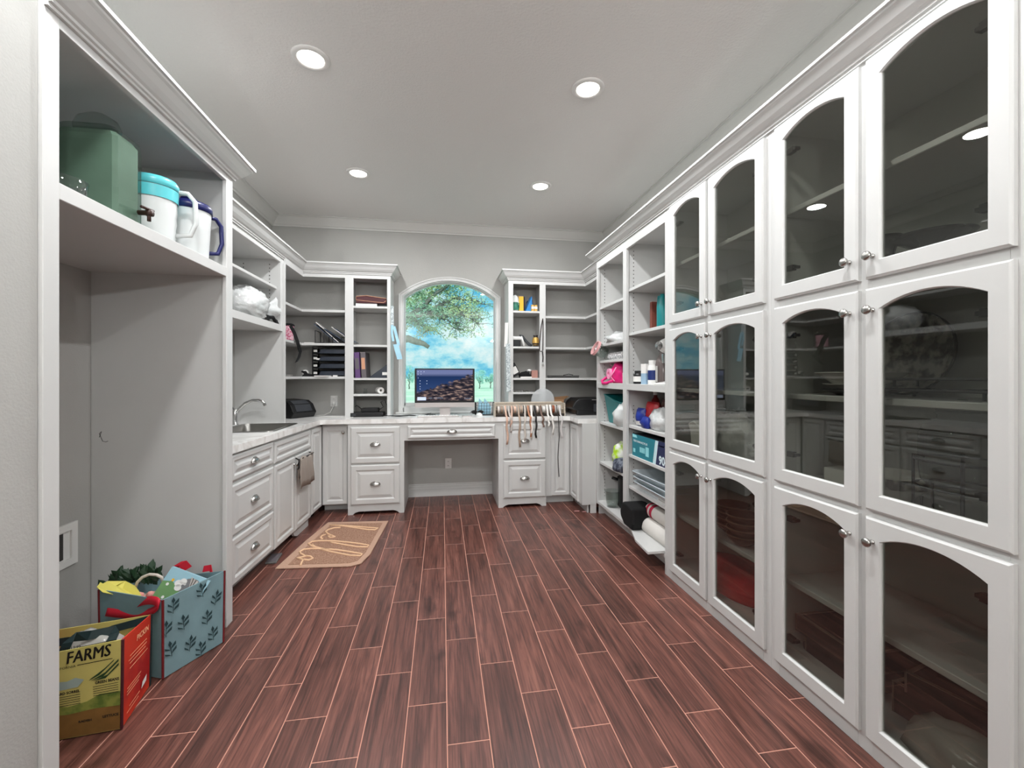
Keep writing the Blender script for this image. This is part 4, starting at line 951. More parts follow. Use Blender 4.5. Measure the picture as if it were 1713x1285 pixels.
single(MB().prism([(-.045, 0), (.038, 0), (.03, .175)], 'y', -.05, .05), 'booklet', 'blue_cover', 'blue triangular booklet standing on right narrow top shelf', 'booklet', (.945, 4.75, Z), .1, bevel=.002)
single(rbox(.05, .10, .15), 'carton', 'dark_brown', 'dark carton behind the blue booklet', 'box', (.985, 4.86, Z))
for x, lab in ((.982, 'left of two tiny gold boxes by the blue booklet'), (1.018, 'right of two tiny gold boxes by the blue booklet')):
    t = thing('gift_box', lab, 'box', (x, 4.69, Z), 0, 'tiny gold boxes'); rbox(.032, .04, .075).build('body', 'gold', t, bevel=.002); MB().box(-.0165, .0165, -.0215, -.0195, .03, .055).build('label', 'paper', t)
Z = 1.672
t = thing('garment_steamer', 'white and black handheld appliance with curved hose, right narrow shelf', 'appliance', (.80, 4.74, Z))
MB().box(-.06, .05, -.05, .05, 0, .075).build('base', 'black_plastic', t, bevel=.008); MB().box(-.07, .06, -.055, .055, .075, .115).build('top', 'white_plastic', t, bevel=.012, seg=2)
MB().tube([(.04, -.02, .125), (.075, -.02, .12), (.11, -.02, .07), (.15, -.02, .03), (.18, -.02, .012)], [.012, .014, .016, .018, .014], 10).build('hose', 'printer_grey', t, smooth=True)
MB().tube([(.055, -.05, .115), (.075, -.05, .06), (.09, -.05, .012)], .012, 8).build('handle', 'white_plastic', t, smooth=True)
t = thing('bud_vase', 'small gold and dark vase at the right of right narrow shelf', 'vase', (1.025, 4.72, Z)); MB().lathe([(0, 0), (.026, 0), (.036, .03), (.040, .06), (.030, .10), (.022, .12), (.030, .132), (.026, .132), (0, .10)], 18, cap=False).build('body', 'vase_dark', t, smooth=True); MB().lathe([(.0335, .02), (.041, .06), (.031, .105)], 18, cap=False, sx=1.0).build('gold_front', 'gold', t, smooth=True)
Z = 1.330
t = thing('gadget_box', 'black box with a white label leaning on right narrow shelf', 'box', (.80, 4.72, Z)); t.rotation_euler = (0, math.radians(-28), 0)
MB().box(-.03, .06, -.05, .05, .02, .16).build('body', 'black_plastic', t, bevel=.003); MB().box(-.01, .052, -.052, -.05, .045, .12).build('label', 'paper', t)
single(blob_mb((0, 0, .03), (.07, .06, .04), .35, 2, 2, flat=0), 'cable_pile', 'black_cloth', 'tangled black cable pile in front of the leaning box', 'cable', (.90, 4.72, Z), smooth=True)
single(rbox(.07, .06, .085), 'carton', 'pinkbox', 'small dusty pink carton at the right of right narrow shelf', 'box', (1.02, 4.78, Z))
single(rbox(.12, .05, .014), 'paper_stack', 'paper', 'white papers at the shelf edge under the black cable pile', 'paper', (.905, 4.665, Z))
single(blob_mb((0, 0, 0), (.025, .03, .014), .05, 1, 1), 'white_pebble', 'white_plastic', 'small white oval piece on top of the cable pile', 'ornament', (.955, 4.73, Z+.082), smooth=True)
Z = 1.175
mb = MB(); rr = random.Random(3)
for i in range(7): mb.tube([(-.08+i*.024, 0, .004), (-.06+i*.024+rr.uniform(-.02, .02), rr.uniform(-.05, .05), .014), (-.03+i*.024, rr.uniform(-.05, .05), .006)], .006, 6)
single(mb, 'metal_clips', 'steel', 'scatter of metal clips on the lowest right narrow shelf', 'clips', (.83, 4.70, Z), smooth=True)
t = thing('lanyard', 'dark lanyard with keys hanging on the right bookcase upright', 'lanyard', (1.075, 4.615, 1.9))
L0 = (1.075, 4.615, 1.9)
MB().tube([sub3(px(x, y, Y=4.612), L0) for x, y in ((908, 533), (905.5, 545), (903, 570), (902.5, 586), (905, 588.5), (908, 586), (908.5, 560), (908.5, 540), (908, 533))], .005, 6).build('cord_loop', 'dark_brown', t, smooth=True)
MB().tube([sub3(px(x, y, Y=4.612), L0) for x, y in ((907.5, 588), (908.5, 598), (908, 606))], .006, 6).build('fob', 'black_plastic', t); MB().lathe([(0, -.002), (.014, -.002), (.014, .002), (0, .002)], 12, sub3(px(908.5, 611, Y=4.612), L0), 'y', cap=False).box(*[0]*6).build('key', 'nickel', t)
mb = MB()
for i in range(4):
    q = [(math.cos(a+.05*i)*.19*(1 if k % 2 else 1.05), math.sin(a+.05*i)*.13) for k, a in enumerate((.5, 2.6, 3.7, 5.8))]
    mb.prism(q, 'z', i*.007, i*.007+.005)
mb.tube([(-.02, -.06, .03), (.04, -.07, .042), (.10, -.05, .032)], .004, 6)
single(mb, 'black_folders', 'black_cloth', 'pile of flat black folders on the right corner shelf', 'folder', (1.36, 4.79, 1.330), .1)

# ---------------------------------------------------------- tall open shelving contents (depth along +X)
def bx(y, x=None): return (x if x is not None else 1.62, y)
single(blob_mb((0, 0, .03), (.13, .14, .07), .25, 2.4, 6, 26, 14, flat=0, crease=.3), 'plastic_sheeting', 'clear_wrap', 'crumpled clear plastic on the tall shelving third shelf, far bay', 'plastic', (1.66, 3.83, 1.660), smooth=True)
pmat('blush_plastic', (226, 172, 172), .3)
t = thing('plastic_tub', 'clear tub with pink rim tipped at the shelf edge, tall shelving', 'tub', (1.56, 4.00, 1.500)); t.rotation_euler = (0, math.radians(-62), 0)
MB().lathe([(0, 0), (.055, 0), (.068, .11), (.066, .11), (.053, .004), (0, .004)], 22, (.06, 0, .03), cap=False).build('body', 'clear_glass', t, smooth=True); MB().lathe([(.064, .10), (.074, .10), (.074, .125), (.064, .125), (.064, .10)], 22, (.06, 0, .03), cap=False).build('rim', 'blush_plastic', t, smooth=.6)
pmat('gift_wrap', (232, 230, 230), .5, rgb2=(150, 150, 152), vscale=60)
for k, (y, x, z, lab) in enumerate(((3.80, 1.60, 0, 'front white patterned gift-wrap roll on tall shelving'), (3.77, 1.68, 0, 'rear white patterned gift-wrap roll on tall shelving'))):
    t = thing('wrap_roll', lab, 'roll', (x, y, 1.500), 0, 'gift-wrap rolls'); MB().lathe([(.018, -.16), (.036, -.16), (.036, .16), (.018, .16), (.018, -.16)], 18, (0, 0, .036), 'y', cap=False).build('paper', 'gift_wrap', t, smooth=.6)
pmat('hot_pink', (226, 30, 122), .45, var=.15, vscale=16); pmat('light_pink', (244, 160, 196), .4)
t = thing('ribbon_bag', 'hot pink mesh bag of ribbons spilling over the tall shelving rail', 'bag', (1.595, 3.78, 1.285))
blob_mb((.02, 0, .085), (.075, .15, .10), .22, 2.2, 4, 24, 14, flat=0, crease=.25).build('bag', 'hot_pink', t, smooth=True)
MB().lathe([(.02, -.012), (.05, -.012), (.05, .012), (.02, .012), (.02, -.012)], 18, (-.062, .05, .085), 'x', cap=False).build('ribbon_roll', 'light_pink', t, smooth=.6)
MB().tube([(-.06, .13, .05), (-.09, .17, .02), (-.10, .12, -.005), (-.095, .02, .0), (-.08, -.06, .02)], .014, 8).build('drawstring', 'hot_pink', t, smooth=True)
MB().tube([(-.02, .10, .16), (.0, .2, .17), (.02, .24, .19)], .003, 5).tube([(-.06, -.10, .14), (-.07, .0, .06), (-.06, -.06, .02)], .006, 5).build('ribbon_tail', 'light_pink', t, smooth=True)
t = thing('lidded_jar', 'small white jar with black lid beside the hot pink bag', 'jar', (1.60, 3.60, 1.285)); MB().lathe([(0, 0), (.035, 0), (.036, .09), (.03, .10), (0, .10)], 16, cap=False).build('body', 'white_plastic', t, smooth=.6); MB().lathe([(0, .10), (.036, .10), (.036, .135), (0, .135)], 16, cap=False).build('lid', 'black_plastic', t, smooth=.6)
pmat('teal_plastic', (20, 122, 124), .35); pmat('teal_dark', (16, 96, 100), .35)
t = thing('teal_bin', 'teal fabric storage bin on the tall shelving far bay', 'bin', (1.705, 3.82, .905))
def frustum(w0, d0, w1, d1, h): return [[(-w0, -d0, 0), (w0, -d0, 0), (w0, d0, 0), (-w0, d0, 0)], [(-w1, -d1, h), (w1, -d1, h), (w1, d1, h), (-w1, d1, h)]]
r0, r1 = frustum(.12, .15, .15, .20, .26); r2, r3 = frustum(.115, .145, .142, .192, .26)
r3 = [(x, y, z) for x, y, z in r3]; r2 = [(x, y, .01) for x, y, z in r2]
r1[0] = (-.15, -.20, .20); r3[0] = (-.142, -.192, .20)
MB().rings([r0, r1, r3, r2], True, True).build('body', 'teal_plastic', t, bevel=.004); MB().tube([(-.15, .20, .265), (-.15, -.05, .22), (-.15, -.20, .205), (.15, -.20, .265), (.15, .20, .265)], .007, 6, closed=True).build('rim', 'teal_plastic', t, smooth=True)
single(blob_mb((0, 0, .085), (.09, .08, .115), .3, 2, 9, 22, 14, flat=0, crease=.2), 'grocery_bag', 'milky_plastic', 'white plastic grocery bag beside the teal bin', 'bag', (1.585, 3.62, .905), smooth=True)
pmat('lime', (170, 208, 30), .5, rgb2=(224, 226, 218), vscale=14); pmat('navy_floral', (44, 50, 66), .7, rgb2=(110, 116, 128), vscale=40)
single(blob_mb((0, 0, .11), (.10, .09, .125), .25, 2, 12, 22, 14, flat=0, crease=.2), 'snack_bag', 'lime', 'lime green and clear plastic bag on the tall shelving far bay', 'bag', (1.62, 3.72, .515), smooth=True)
single(rbox(.14, .16, .30), 'dark_carton', 'black_plastic', 'black carton standing behind the lime green bag', 'box', (1.80, 3.78, .515), bevel=.004)
single(blob_mb((0, 0, .045), (.07, .12, .07), .3, 2, 14, 22, 12, flat=0, crease=.2), 'floral_cloth', 'navy_floral', 'navy floral cloth bunched before the lime green bag', 'cloth', (1.56, 3.60, .515), smooth=True)
t = thing('stock_pot', 'tall black pot with handle on the bottom of tall shelving', 'pot', (1.755, 3.80, .128)); MB().lathe([(0, 0), (.13, 0), (.14, .02), (.14, .27), (.148, .275), (.14, .28), (0, .285)], 28, cap=False).build('body', 'black_plastic', t, smooth=.6); MB().tube([(-.10, .11, .24), (-.14, .16, .25), (-.16, .12, .25), (-.12, .08, .24)], .009, 6).build('handle', 'black_plastic', t, smooth=True)
t = thing('clear_tub', 'clear ribbed plastic tub at the front of the bottom shelf', 'tub', (1.575, 3.86, .128)); MB().lathe([(0, 0), (.055, 0), (.066, .09), (.070, .14), (.076, .145), (.074, .150), (.067, .14), (.062, .09), (.052, .006), (0, .006)], 26, cap=False).build('body', 'clear_glass', t, smooth=True)
# near bay
t = thing('spray_bottle', 'teal plastic bottle on the tall shelving upper near bay', 'bottle', (1.66, 3.09, 1.705)); MB().lathe([(0, 0), (.045, 0), (.048, .02), (.048, .18), (.03, .24), (.02, .27), (0, .27)], 20, sx=.8, cap=False).build('body', 'teal_plastic', t, smooth=True); MB().tube([(0, .0, .25), (0, .05, .26), (0, .062, .20), (0, .05, .15)], .012, 8).build('handle', 'teal_plastic', t, smooth=True)
pmat('brown_red', (118, 62, 50), .6)
t = thing('hardback_book', 'red-brown book standing left of the teal bottle', 'book', (1.70, 3.235, 1.705)); rbox(.12, .032, .235).build('cover', 'brown_red', t, bevel=.002); MB().box(-.058, .062, -.013, .013, .003, .237).build('pages', 'paper', t)
Z = 1.285
def jar(label, y, x, r, h, body, lid, lh, lab, cat='jar', name='labelled_jar'):
    t = thing(name, label, cat, (x, y, Z)); MB().lathe([(0, 0), (r, 0), (r*1.02, .01), (r*1.02, h*.85), (r*.8, h), (0, h)], 20, cap=False).build('body', body, t, smooth=.7)
    MB().lathe([(0, h), (r*.82, h), (r*.82, h+lh), (0, h+lh)], 18, cap=False).build('lid', lid, t, smooth=.7)
    if lab: MB().lathe([(r*1.03, h*.22), (r*1.03, h*.72)], 20, cap=False).build('label', lab, t, smooth=True)
    return t
t = jar('squat black jar with white label on the tall shelving counter-height shelf', 3.315, 1.585, .05, .085, 'black_plastic', 'black_plastic', .022, 'paper')
pmat('pale_blue_box', (150, 178, 200), .5)
t = thing('carton', 'white and pale blue carton right of the squat black jar', 'box', (1.595, 3.215, Z), .15); rbox(.06, .065, .085).build('lower_half', 'pale_blue_box', t); MB().box(-.03, .03, -.0325, .0325, .085, .16).build('upper_half', 'paper', t)
pmat('navy_label', (30, 46, 104), .4)
jar('white bottle with navy label beside the pale blue carton', 3.125, 1.60, .036, .15, 'white_plastic', 'white_plastic', .035, 'navy_label', 'bottle', 'lotion_bottle')
pmat('brown_glass', (104, 94, 92), .12)
t = thing('glass_jug', 'tall smoky glass jug with pale label in front of the mixer', 'jug', (1.665, 3.085, Z)); MB().lathe([(0, 0), (.058, 0), (.06, .02), (.06, .15), (.045, .20), (.028, .225), (.028, .25), (.034, .255), (.034, .275), (0, .275)], 22, cap=False).build('body', 'brown_glass', t, smooth=.8); MB().box(-.0625, -.060, -.03, .03, .02, .14).build('label', 'grey_paper', t)
t = thing('stand_mixer', 'white stand mixer at the near end of the tall shelving', 'mixer', (1.70, 2.99, Z), .35)
MB().prism([(-.15, 0), (.15, 0), (.15, .03), (.03, .035), (-.06, .02), (-.15, .012)], 'y', -.058, .058).build('base', 'white_plastic', t, bevel=.008, seg=2)
MB().prism([(.06, .03), (.15, .03), (.14, .22), (.07, .22)], 'y', -.045, .045).build('column', 'white_plastic', t, bevel=.012, seg=2)
blob_mb((-.0, 0, .285), (.165, .058, .068), .0, 1, 0).build('head', 'white_plastic', t, smooth=True)
MB().lathe([(0, .16), (.03, .16), (.034, .20), (.034, .225), (0, .225)], 16, (-.08, 0, 0), cap=False).build('beater_hub', 'chrome', t, smooth=.7); MB().lathe([(0, -.17), (.03, -.165), (.03, -.155), (0, -.15)], 14, (0, 0, .285), 'x', cap=False).build('end_cap', 'chrome', t)
Z = .945
pmat('soda_red', (120, 24, 24), .3); pmat('chip_red', (168, 24, 30), .35, var=.1, vscale=14); pmat('chip_brown', (88, 44, 40), .4, rgb2=(206, 190, 172), vscale=9); pmat('chip_blue', (26, 48, 140), .35, var=.15, vscale=18)
t = thing('soda_bottle', 'red bottle with white cap behind the snack bags', 'bottle', (1.72, 3.31, Z)); MB().lathe([(0, 0), (.045, 0), (.047, .02), (.047, .15), (.03, .21), (.014, .235), (.014, .25), (0, .25)], 18, cap=False).build('body', 'soda_red', t, smooth=.8); MB().lathe([(0, .25), (.019, .25), (.019, .275), (0, .275)], 14, cap=False).build('cap', 'white_plastic', t)
def snack(label, y, x, w, h, mt, rot=0, band=None):
    t = thing('snack_bag', label, 'bag', (x, y, Z), rot)
    rs = []
    for z, ww, dd in ((0, w*.46, .012), (h*.06, w*.5, .03), (h*.5, w*.52, .045), (h*.9, w*.5, .025), (h*.97, w*.48, .004), (h, w*.49, .003)):
        rs.append([(dd*math.sin(a)*(1+.15*math.sin(5*a+z*50)), ww*math.cos(a), z) for a in [2*PI*i/18 for i in range(18)]])
    MB().rings(rs, True, True).build('pouch', mt, t, smooth=True)
    if band:
        rs2 = [[(p[0]*1.04-.0015, p[1]*.98, p[2]) for p in r] for r in (rs[1], rs[2])]; rs2[1] = [(p[0], p[1], h*.3) for p in rs2[1]]; MB().rings(rs2).build('label_band', band, t, smooth=True)
    return t
snack('red snack bag in the middle of the near bay shelf', 3.195, 1.64, .17, .20, 'chip_red', .1, 'chip_brown')
snack('brown and cream snack bag at right of the near bay shelf', 3.04, 1.68, .20, .225, 'chip_brown', -.1)
snack('dark blue snack bag with white band in front of red bottle', 3.30, 1.595, .12, .145, 'chip_blue', .1, 'paper')
snack('small bright blue bag lying in front of the red snack bag', 3.15, 1.56, .12, .09, 'chip_blue', -.2)
single(blob_mb((0, 0, .07), (.06, .10, .09), .25, 2.2, 21, 22, 14, flat=0, crease=.3), 'clear_bag', 'clear_wrap', 'crinkled clear plastic bag at the near end of snack shelf', 'bag', (1.595, 2.99, Z), smooth=True)
# printed carton
Z = .705
pmat('box_teal', (10, 124, 140), .4); pmat('box_navy', (18, 30, 78), .4); pmat('box_white', (224, 240, 244), .5); pmat('aqua_print', (150, 220, 226), .5); pmat('box_top', (40, 44, 50), .5)
t = thing('filter_carton', 'teal and navy printed carton marked 904 on the near bay shelf', 'box', (1.535, 3.345, Z), -PI/2)   # local x runs toward the camera
w, h, dp = .56, .175, .26
MB().prism([(0, 0), (.365, 0), (.405, h), (0, h)], 'y', 0, dp).build('teal_part', 'box_teal', t)
MB().prism([(.365, 0), (w, 0), (w, h), (.405, h)], 'y', 0, dp).build('navy_part', 'box_navy', t)
MB().prism([(.350, .001), (.392, .001), (.432, h-.001), (.390, h-.001)], 'y', -.001, .0).build('stripe_band', 'box_white', t)
MB().prism([(.360, .001), (.364, .001), (.404, h-.001), (.400, h-.001)], 'y', -.0016, -.001).prism([(.376, .001), (.380, .001), (.420, h-.001), (.416, h-.001)], 'y', -.0016, -.001).build('stripe_line', 'aqua_print', t)
MB().box(.002, w-.002, .002, dp-.002, h, h+.0015).build('top_face', 'box_top', t)
vsx, fsx = text_mb('904', .085, 0, .003); print_on('number_print', 'box_white', t, vsx, fsx, (.505, -.0015, .038), (1, 0, 0), (0, 0, 1))
vsx, fsx = text_mb('PERFORMANCE PLUS', .022, 0, .0006, .24); print_on('title_print', 'box_white', t, vsx, fsx, (.145, -.0015, .122), (1, 0, 0), (0, 0, 1))
mb = MB()
for k in range(7): mb.box(.135+k*.013, .143+k*.013, -.0014, 0, .045, .085)
mb.build('emblem_print', 'aqua_print', t, kind='stuff')
for m2 in (MB().box(.235, .285, -.0014, 0, .03, .100), MB().prism([(.01, .150), (.09, .150), (.075, .170), (.01, .172)], 'y', -.0014, 0), MB().box(.02, .055, -.0014, 0, .03, .06)): m2.build('emblem_print', 'aqua_print', t); MB().prism([(.43, .140), (w, .140), (w, .146), (.43, .146)], 'y', -.0014, 0).build('line_print', 'box_white', t)
Z = .445
pmat('foil', (226, 234, 238), .38, .65, bump=.5, bscale=40)
for k in range(3):
    t = thing('foil_tray', ['lowest', 'middle', 'topmost'][k]+' foil roasting tray in the stack on the near bay shelf', 'tray', (1.68, 3.00, Z+.004+k*.042), .03*k, 'foil trays')
    a = rr_ring(-.13, .13, -.24, .24, 0, .03, 3); b = rr_ring(-.16, .16, -.28, .28, .06, .04, 3); c2 = rr_ring(-.172, .172, -.292, .292, .061, .045, 3); b2 = rr_ring(-.157, .157, -.277, .277, .058, .04, 3); a2 = rr_ring(-.127, .127, -.237, .237, .002, .03, 3)
    b3 = [(p[0]*(1+.006*(-1)**i), p[1]*(1+.006*(-1)**i), p[2]) for i, p in enumerate(b)]
    MB().rings([a, b3, c2, b2, a2], True, True).build('pan', 'foil', t); MB().tube([(p[0], p[1], p[2]) for p in c2], .004, 5, closed=True).build('rim', 'foil', t)
t = thing('parchment_box', 'white flat carton lying under the foil trays edge', 'box', (1.565, 2.87, Z)); rbox(.05, .12, .030).build('body', 'paper', t, bevel=.002); MB().box(-.026, -.0245, -.05, .05, .008, .022).build('label', 'grey_paper', t)
Z = .128
pmat('towel_white', (226, 222, 216), .95, bump=.7, bscale=220); pmat('towel_red', (186, 40, 70), .9)
for k, (y, x, z, r, lab) in enumerate(((2.96, 1.585, 0, .062, 'rolled white towel lying on the bottom shelf, lower one'), (2.98, 1.62, .118, .055, 'rolled white towel with red stripe on top of the other roll'))):
    t = thing('rolled_towel', lab, 'towel', (x, y, Z+z), 0, 'rolled towels on the bottom shelf')
    sp = []
    for i in range(50): a = i*.42; rad = .010+(r-.010)*i/49; sp.append((rad*math.cos(a), rad*math.sin(a)))
    rs = [[(px_, yy, r+pz) for px_, pz in sp] for yy in (-.21, -.1, 0, .1, .20)]
    MB().lathe([(0, -.19), (r-.010, -.19), (r-.004, -.205), (r, -.2), (r, .2), (0, .2)], 22, (0, 0, r), 'y', cap=False).build('roll', 'towel_white', t, smooth=.7)
    MB().lathe([(0, .2), (r-.008, .2), (r, .19), (r*.97, .208), (r*.7, .206), (r*.6, .2), (r*.5, .208), (r*.3, .2), (0, .208)], 22, (0, 0, r), 'y', cap=False).build('spiral_end', 'towel_white', t, smooth=True)
    if k: MB().lathe([(r*1.01, .10), (r*1.01, .14)], 22, (0, 0, r), 'y', cap=False).lathe([(r*1.01, .165), (r*1.01, .195)], 22, (0, 0, r), 'y', cap=False).build('stripe', 'towel_red', t, smooth=True)
single(MB().prism([(-.10, .14), (-.13, .10), (-.12, .05), (-.05, 0), (.10, 0), (.12, .05), (.11, .17), (-.02, .185), (-.09, .175)], 'x', -.085, .10), 'black_cloth_bag', 'black_cloth', 'black cloth bag leaning out beside the rolled towels', 'bag', (1.545, 3.265, Z+.022), rotz=PI, bevel=.02, seg=3)
t = single(MB().prism([(1.385, 2.775), (1.40, 3.00), (1.50, 3.34), (1.515, 3.345), (1.60, 3.345), (1.60, 2.775)], 'z', .0, .020), 'loose_shelf', WP, 'loose white shelf board sticking out below the rolled towels', 'shelf board', (0.0, 0, .1285), bevel=.002)

# ---------------------------------------------------------- glass cabinet contents
# first cabinet (Y 2.72..1.785)
t = thing('paper_bag', 'torn white paper bag in the middle of the first glass cabinet', 'bag', (1.60, 2.45, .885))
MB().prism([(-.08, 0), (.07, 0), (.085, .12), (.11, .16), (.05, .185), (-.03, .15), (-.06, .17), (-.09, .10)], 'x', -.05, .05).build('body', 'paper', t, bevel=.006)
for k, (y, x, rx, ry, rz, lab) in enumerate(((2.24, 1.655, .11, .19, .15, 'large crumpled clear bag behind the glass, first cabinet middle'), (1.95, 1.66, .10, .12, .10, 'smaller crumpled clear bag beside the large one, first cabinet'))):
    single(blob_mb((0, 0, rz*.7), (rx, ry, rz), .25, 2, 30+k, 40, 24, flat=0, crease=.45), 'plastic_bag', 'clear_wrap', lab, 'bag', (x, y, .885), smooth=True, group='clear bags in the first cabinet')
pmat('brown_bowl', (78, 46, 36), .2); pmat('brown_rim', (128, 96, 78), .3)
def bowl(label, loc, r, h, group):
    t = thing('brown_bowl', label, 'bowl', loc, 0, group)
    MB().lathe([(0, 0), (r*.5, 0), (r*.55, .006), (r*.85, h*.5), (r, h), (r*.97, h), (r*.8, h*.5), (r*.5, .012), (0, .012)], 24, cap=False).build('body', 'brown_bowl', t, smooth=True); MB().lathe([(r*.965, h-.002), (r*1.01, h-.004), (r*1.01, h+.003), (r*.965, h+.003), (r*.965, h-.002)], 24, cap=False).build('rim', 'brown_rim', t, smooth=True)
spots = [(2.30, 1.68, .095), (2.12, 1.61, .085), (2.05, 1.76, .09)]; cnt = 0
ordw = ['lowest', 'second', 'third', 'topmost']
for si, (y, x, r) in enumerate(spots):
    for k in range((4, 4, 3)[si]): bowl('%s brown glazed bowl of the %s stack, first glass cabinet' % (ordw[k] if k < (4, 4, 3)[si]-1 else 'topmost', ['far', 'front', 'near rear'][si]), (x, y, .435+k*.036), r, .055, 'brown bowls in the first cabinet')
pmat('red_felt', (224, 20, 38), .8, var=.08, vscale=40)
t = thing('red_basket', 'round red woven mat standing at the bottom of first glass cabinet', 'mat', (1.71, 2.28, .115)); 
MB().lathe([(0, 0), (.25, 0), (.262, .02), (.262, .08), (.25, .11), (.20, .125), (0, .130)], 40, sx=.62, cap=False).build('body', 'red_felt', t, smooth=True); MB().lathe([(.263, .05), (.268, .06), (.263, .07)], 40, sx=.62, cap=False).build('trim', 'red_felt', t, smooth=True)
# second cabinet (Y 1.785..0.852)
pmat('dark_ceramic', (38, 34, 32), .25)
single(MB().lathe([(0, 0), (.040, 0), (.044, .01), (.030, .05), (.024, .09), (.034, .13), (.046, .155), (.043, .155), (.028, .13), (0, .10)], 20, cap=False), 'dark_vase', 'dark_ceramic', 'dark flared vase in the top of the near glass cabinet', 'vase', (1.60, 1.345, 1.70), smooth=True)
single(MB().lathe([(0, 0), (.045, 0), (.03, .02), (.022, .06), (.06, .09), (.10, .115), (.112, .125), (.106, .126), (.05, .10), (0, .096)], 26, cap=False), 'dark_dish', 'dark_ceramic', 'dark shallow footed dish beside the flared vase', 'dish', (1.64, 1.225, 1.70), smooth=True)
single(MB().lathe([(0, 0), (.05, 0), (.07, .05), (.066, .05), (0, .01)], 20, cap=False), 'dark_bowl', 'dark_ceramic', 'small dark bowl at the near end of the top compartment', 'bowl', (1.66, .945, 1.70), smooth=True)
pmat('porcelain', (216, 214, 208), .2); pmat('floral_china', (206, 202, 190), .3, rgb2=(84, 78, 72), vscale=22)
SZ2 = 1.268
def plate(label, loc, r, mt='porcelain', group=None, h=.02): return single(MB().lathe([(0, 0), (r*.6, 0), (r*.62, .004), (r*.97, h), (r, h+.002), (r*.97, h+.004), (r*.6, .009), (0, .009)], 32, cap=False), 'serving_plate', mt, label, 'plate', loc, 0, group, smooth=True)
plate('dark plate at the bottom of the plate stack, near glass cabinet', (1.69, 1.525, SZ2), .135, 'dark_ceramic', 'plates in the near cabinet')
plate('white plate second in the stack, near glass cabinet', (1.69, 1.525, SZ2+.024), .128, 'porcelain', 'plates in the near cabinet')
plate('large white platter upper in the plate stack, near glass cabinet', (1.69, 1.525, SZ2+.046), .155, 'porcelain', 'plates in the near cabinet', .045)
single(MB().lathe([(0, 0), (.06, 0), (.075, .012), (.07, .016), (0, .010)], 24, cap=False), 'saucer', 'porcelain', 'small white saucer on top of the large platter', 'plate', (1.69, 1.545, SZ2+.058), smooth=True)
t = thing('display_platter', 'round floral platter standing against the back of near cabinet', 'platter', (1.875, 1.50, SZ2)); t.rotation_euler = (0, math.radians(10), 0)
MB().lathe([(0, .0), (.12, .0), (.165, -.02), (.172, -.02), (.168, -.012), (.12, .008), (0, .008)], 40, (0, 0, .172), 'x', cap=False).build('plate', 'floral_china', t, smooth=True); MB().lathe([(.166, -.022), (.173, -.021), (.173, -.015), (.166, -.016), (.166, -.022)], 40, (0, 0, .172), 'x', cap=False).build('rim', 'dark_ceramic', t, smooth=True)
pmat('black_wire', (20, 20, 20), .5)
for k, (y, x, z, rz, lab) in enumerate(((1.20, 1.66, 0, .1, 'lower black wire cooling rack on the near cabinet shelf'), (1.15, 1.67, .038, .35, 'upper tilted black wire rack on the near cabinet shelf'))):
    t = thing('wire_rack', lab, 'rack', (x, y, SZ2+z), rz, 'black wire racks')
    mb = MB().tube([(-.10, -.17, .03), (.10, -.17, .03), (.10, .17, .03), (-.10, .17, .03)], .005, 6, closed=True)
    for i in range(7): mb.tube([(-.10, -.145+i*.048, .03), (.10, -.145+i*.048, .03)], .003, 5)
    mb.build('grid', 'black_wire', t)
    for sx in (-.095, .095):
        for sy in (-.15, .15): MB().tube([(sx, sy, .03), (sx, sy, .003)], .005, 5).build('leg', 'black_wire', t)
t = thing('painted_bowl', 'white bowl with a dark painted flower band, near glass cabinet', 'bowl', (1.655, 1.38, .885)); MB().lathe([(0, 0), (.06, 0), (.065, .01), (.105, .05), (.118, .10), (.113, .10), (.10, .05), (0, .015)], 30, cap=False).build('body', 'porcelain', t, smooth=True); MB().lathe([(.1085, .055), (.1185, .094)], 30, cap=False).build('flower_band', 'floral_china', t, smooth=True)
single(rbox(.10, .08, .07), 'small_carton', 'paper', 'small white carton left of the painted bowl', 'box', (1.68, 1.60, .885), .2)
t = thing('drink_jar', 'round clear glass drink jar held in a black wire stand', 'jar', (1.665, 1.155, .885+.10))
MB().lathe([(0, 0), (.085, 0), (.105, .02), (.108, .06), (.108, .17), (.095, .20), (.060, .22), (.060, .235), (.068, .24), (.062, .245), (0, .24)], 30, cap=False).build('body', 'clear_glass', t, smooth=True); MB().lathe([(0, .245), (.06, .245), (.066, .25), (.05, .262), (.012, .268), (.012, .285), (0, .286)], 24, cap=False).build('lid', 'clear_glass', t, smooth=True)
t = thing('jar_stand', 'black wire stand under the clear drink jar', 'stand', (1.665, 1.155, .885))
mb = MB()
for a in (0.6, 2.17, 3.74, 5.31): ca, sa = math.cos(a)*.118, math.sin(a)*.118; mb.tube([(ca*.75, sa*.75, .19), (ca, sa, .195), (ca, sa, .004), (ca*.6, sa*.6, .004)], .005, 6)
for z in (.098, .185): mb.tube([(.116*math.cos(2*PI*i/24), .116*math.sin(2*PI*i/24), z) for i in range(24)], .004, 6, closed=True)
mb.tube([(-.118, .0, .03), (-.118, .0, .12)], .004, 5).tube([(-.12, -.06, .03), (-.12, .03, .03), (-.12, .03, .07)], .004, 5); mb.build('wire_frame', 'black_wire', t)
t = thing('glass_platter', 'clear glass pedestal plate at the near end of the cabinet', 'plate', (1.74, .96, .885)); MB().lathe([(0, 0), (.05, 0), (.02, .03), (.016, .15), (.10, .165), (.115, .18), (.11, .18), (0, .168)], 28, cap=False).build('body', 'clear_glass', t, smooth=True)
pmat('crate_wood', (36, 31, 28), .7, var=.2, vscale=18); pmat('crate_edge', (128, 112, 98), .7)
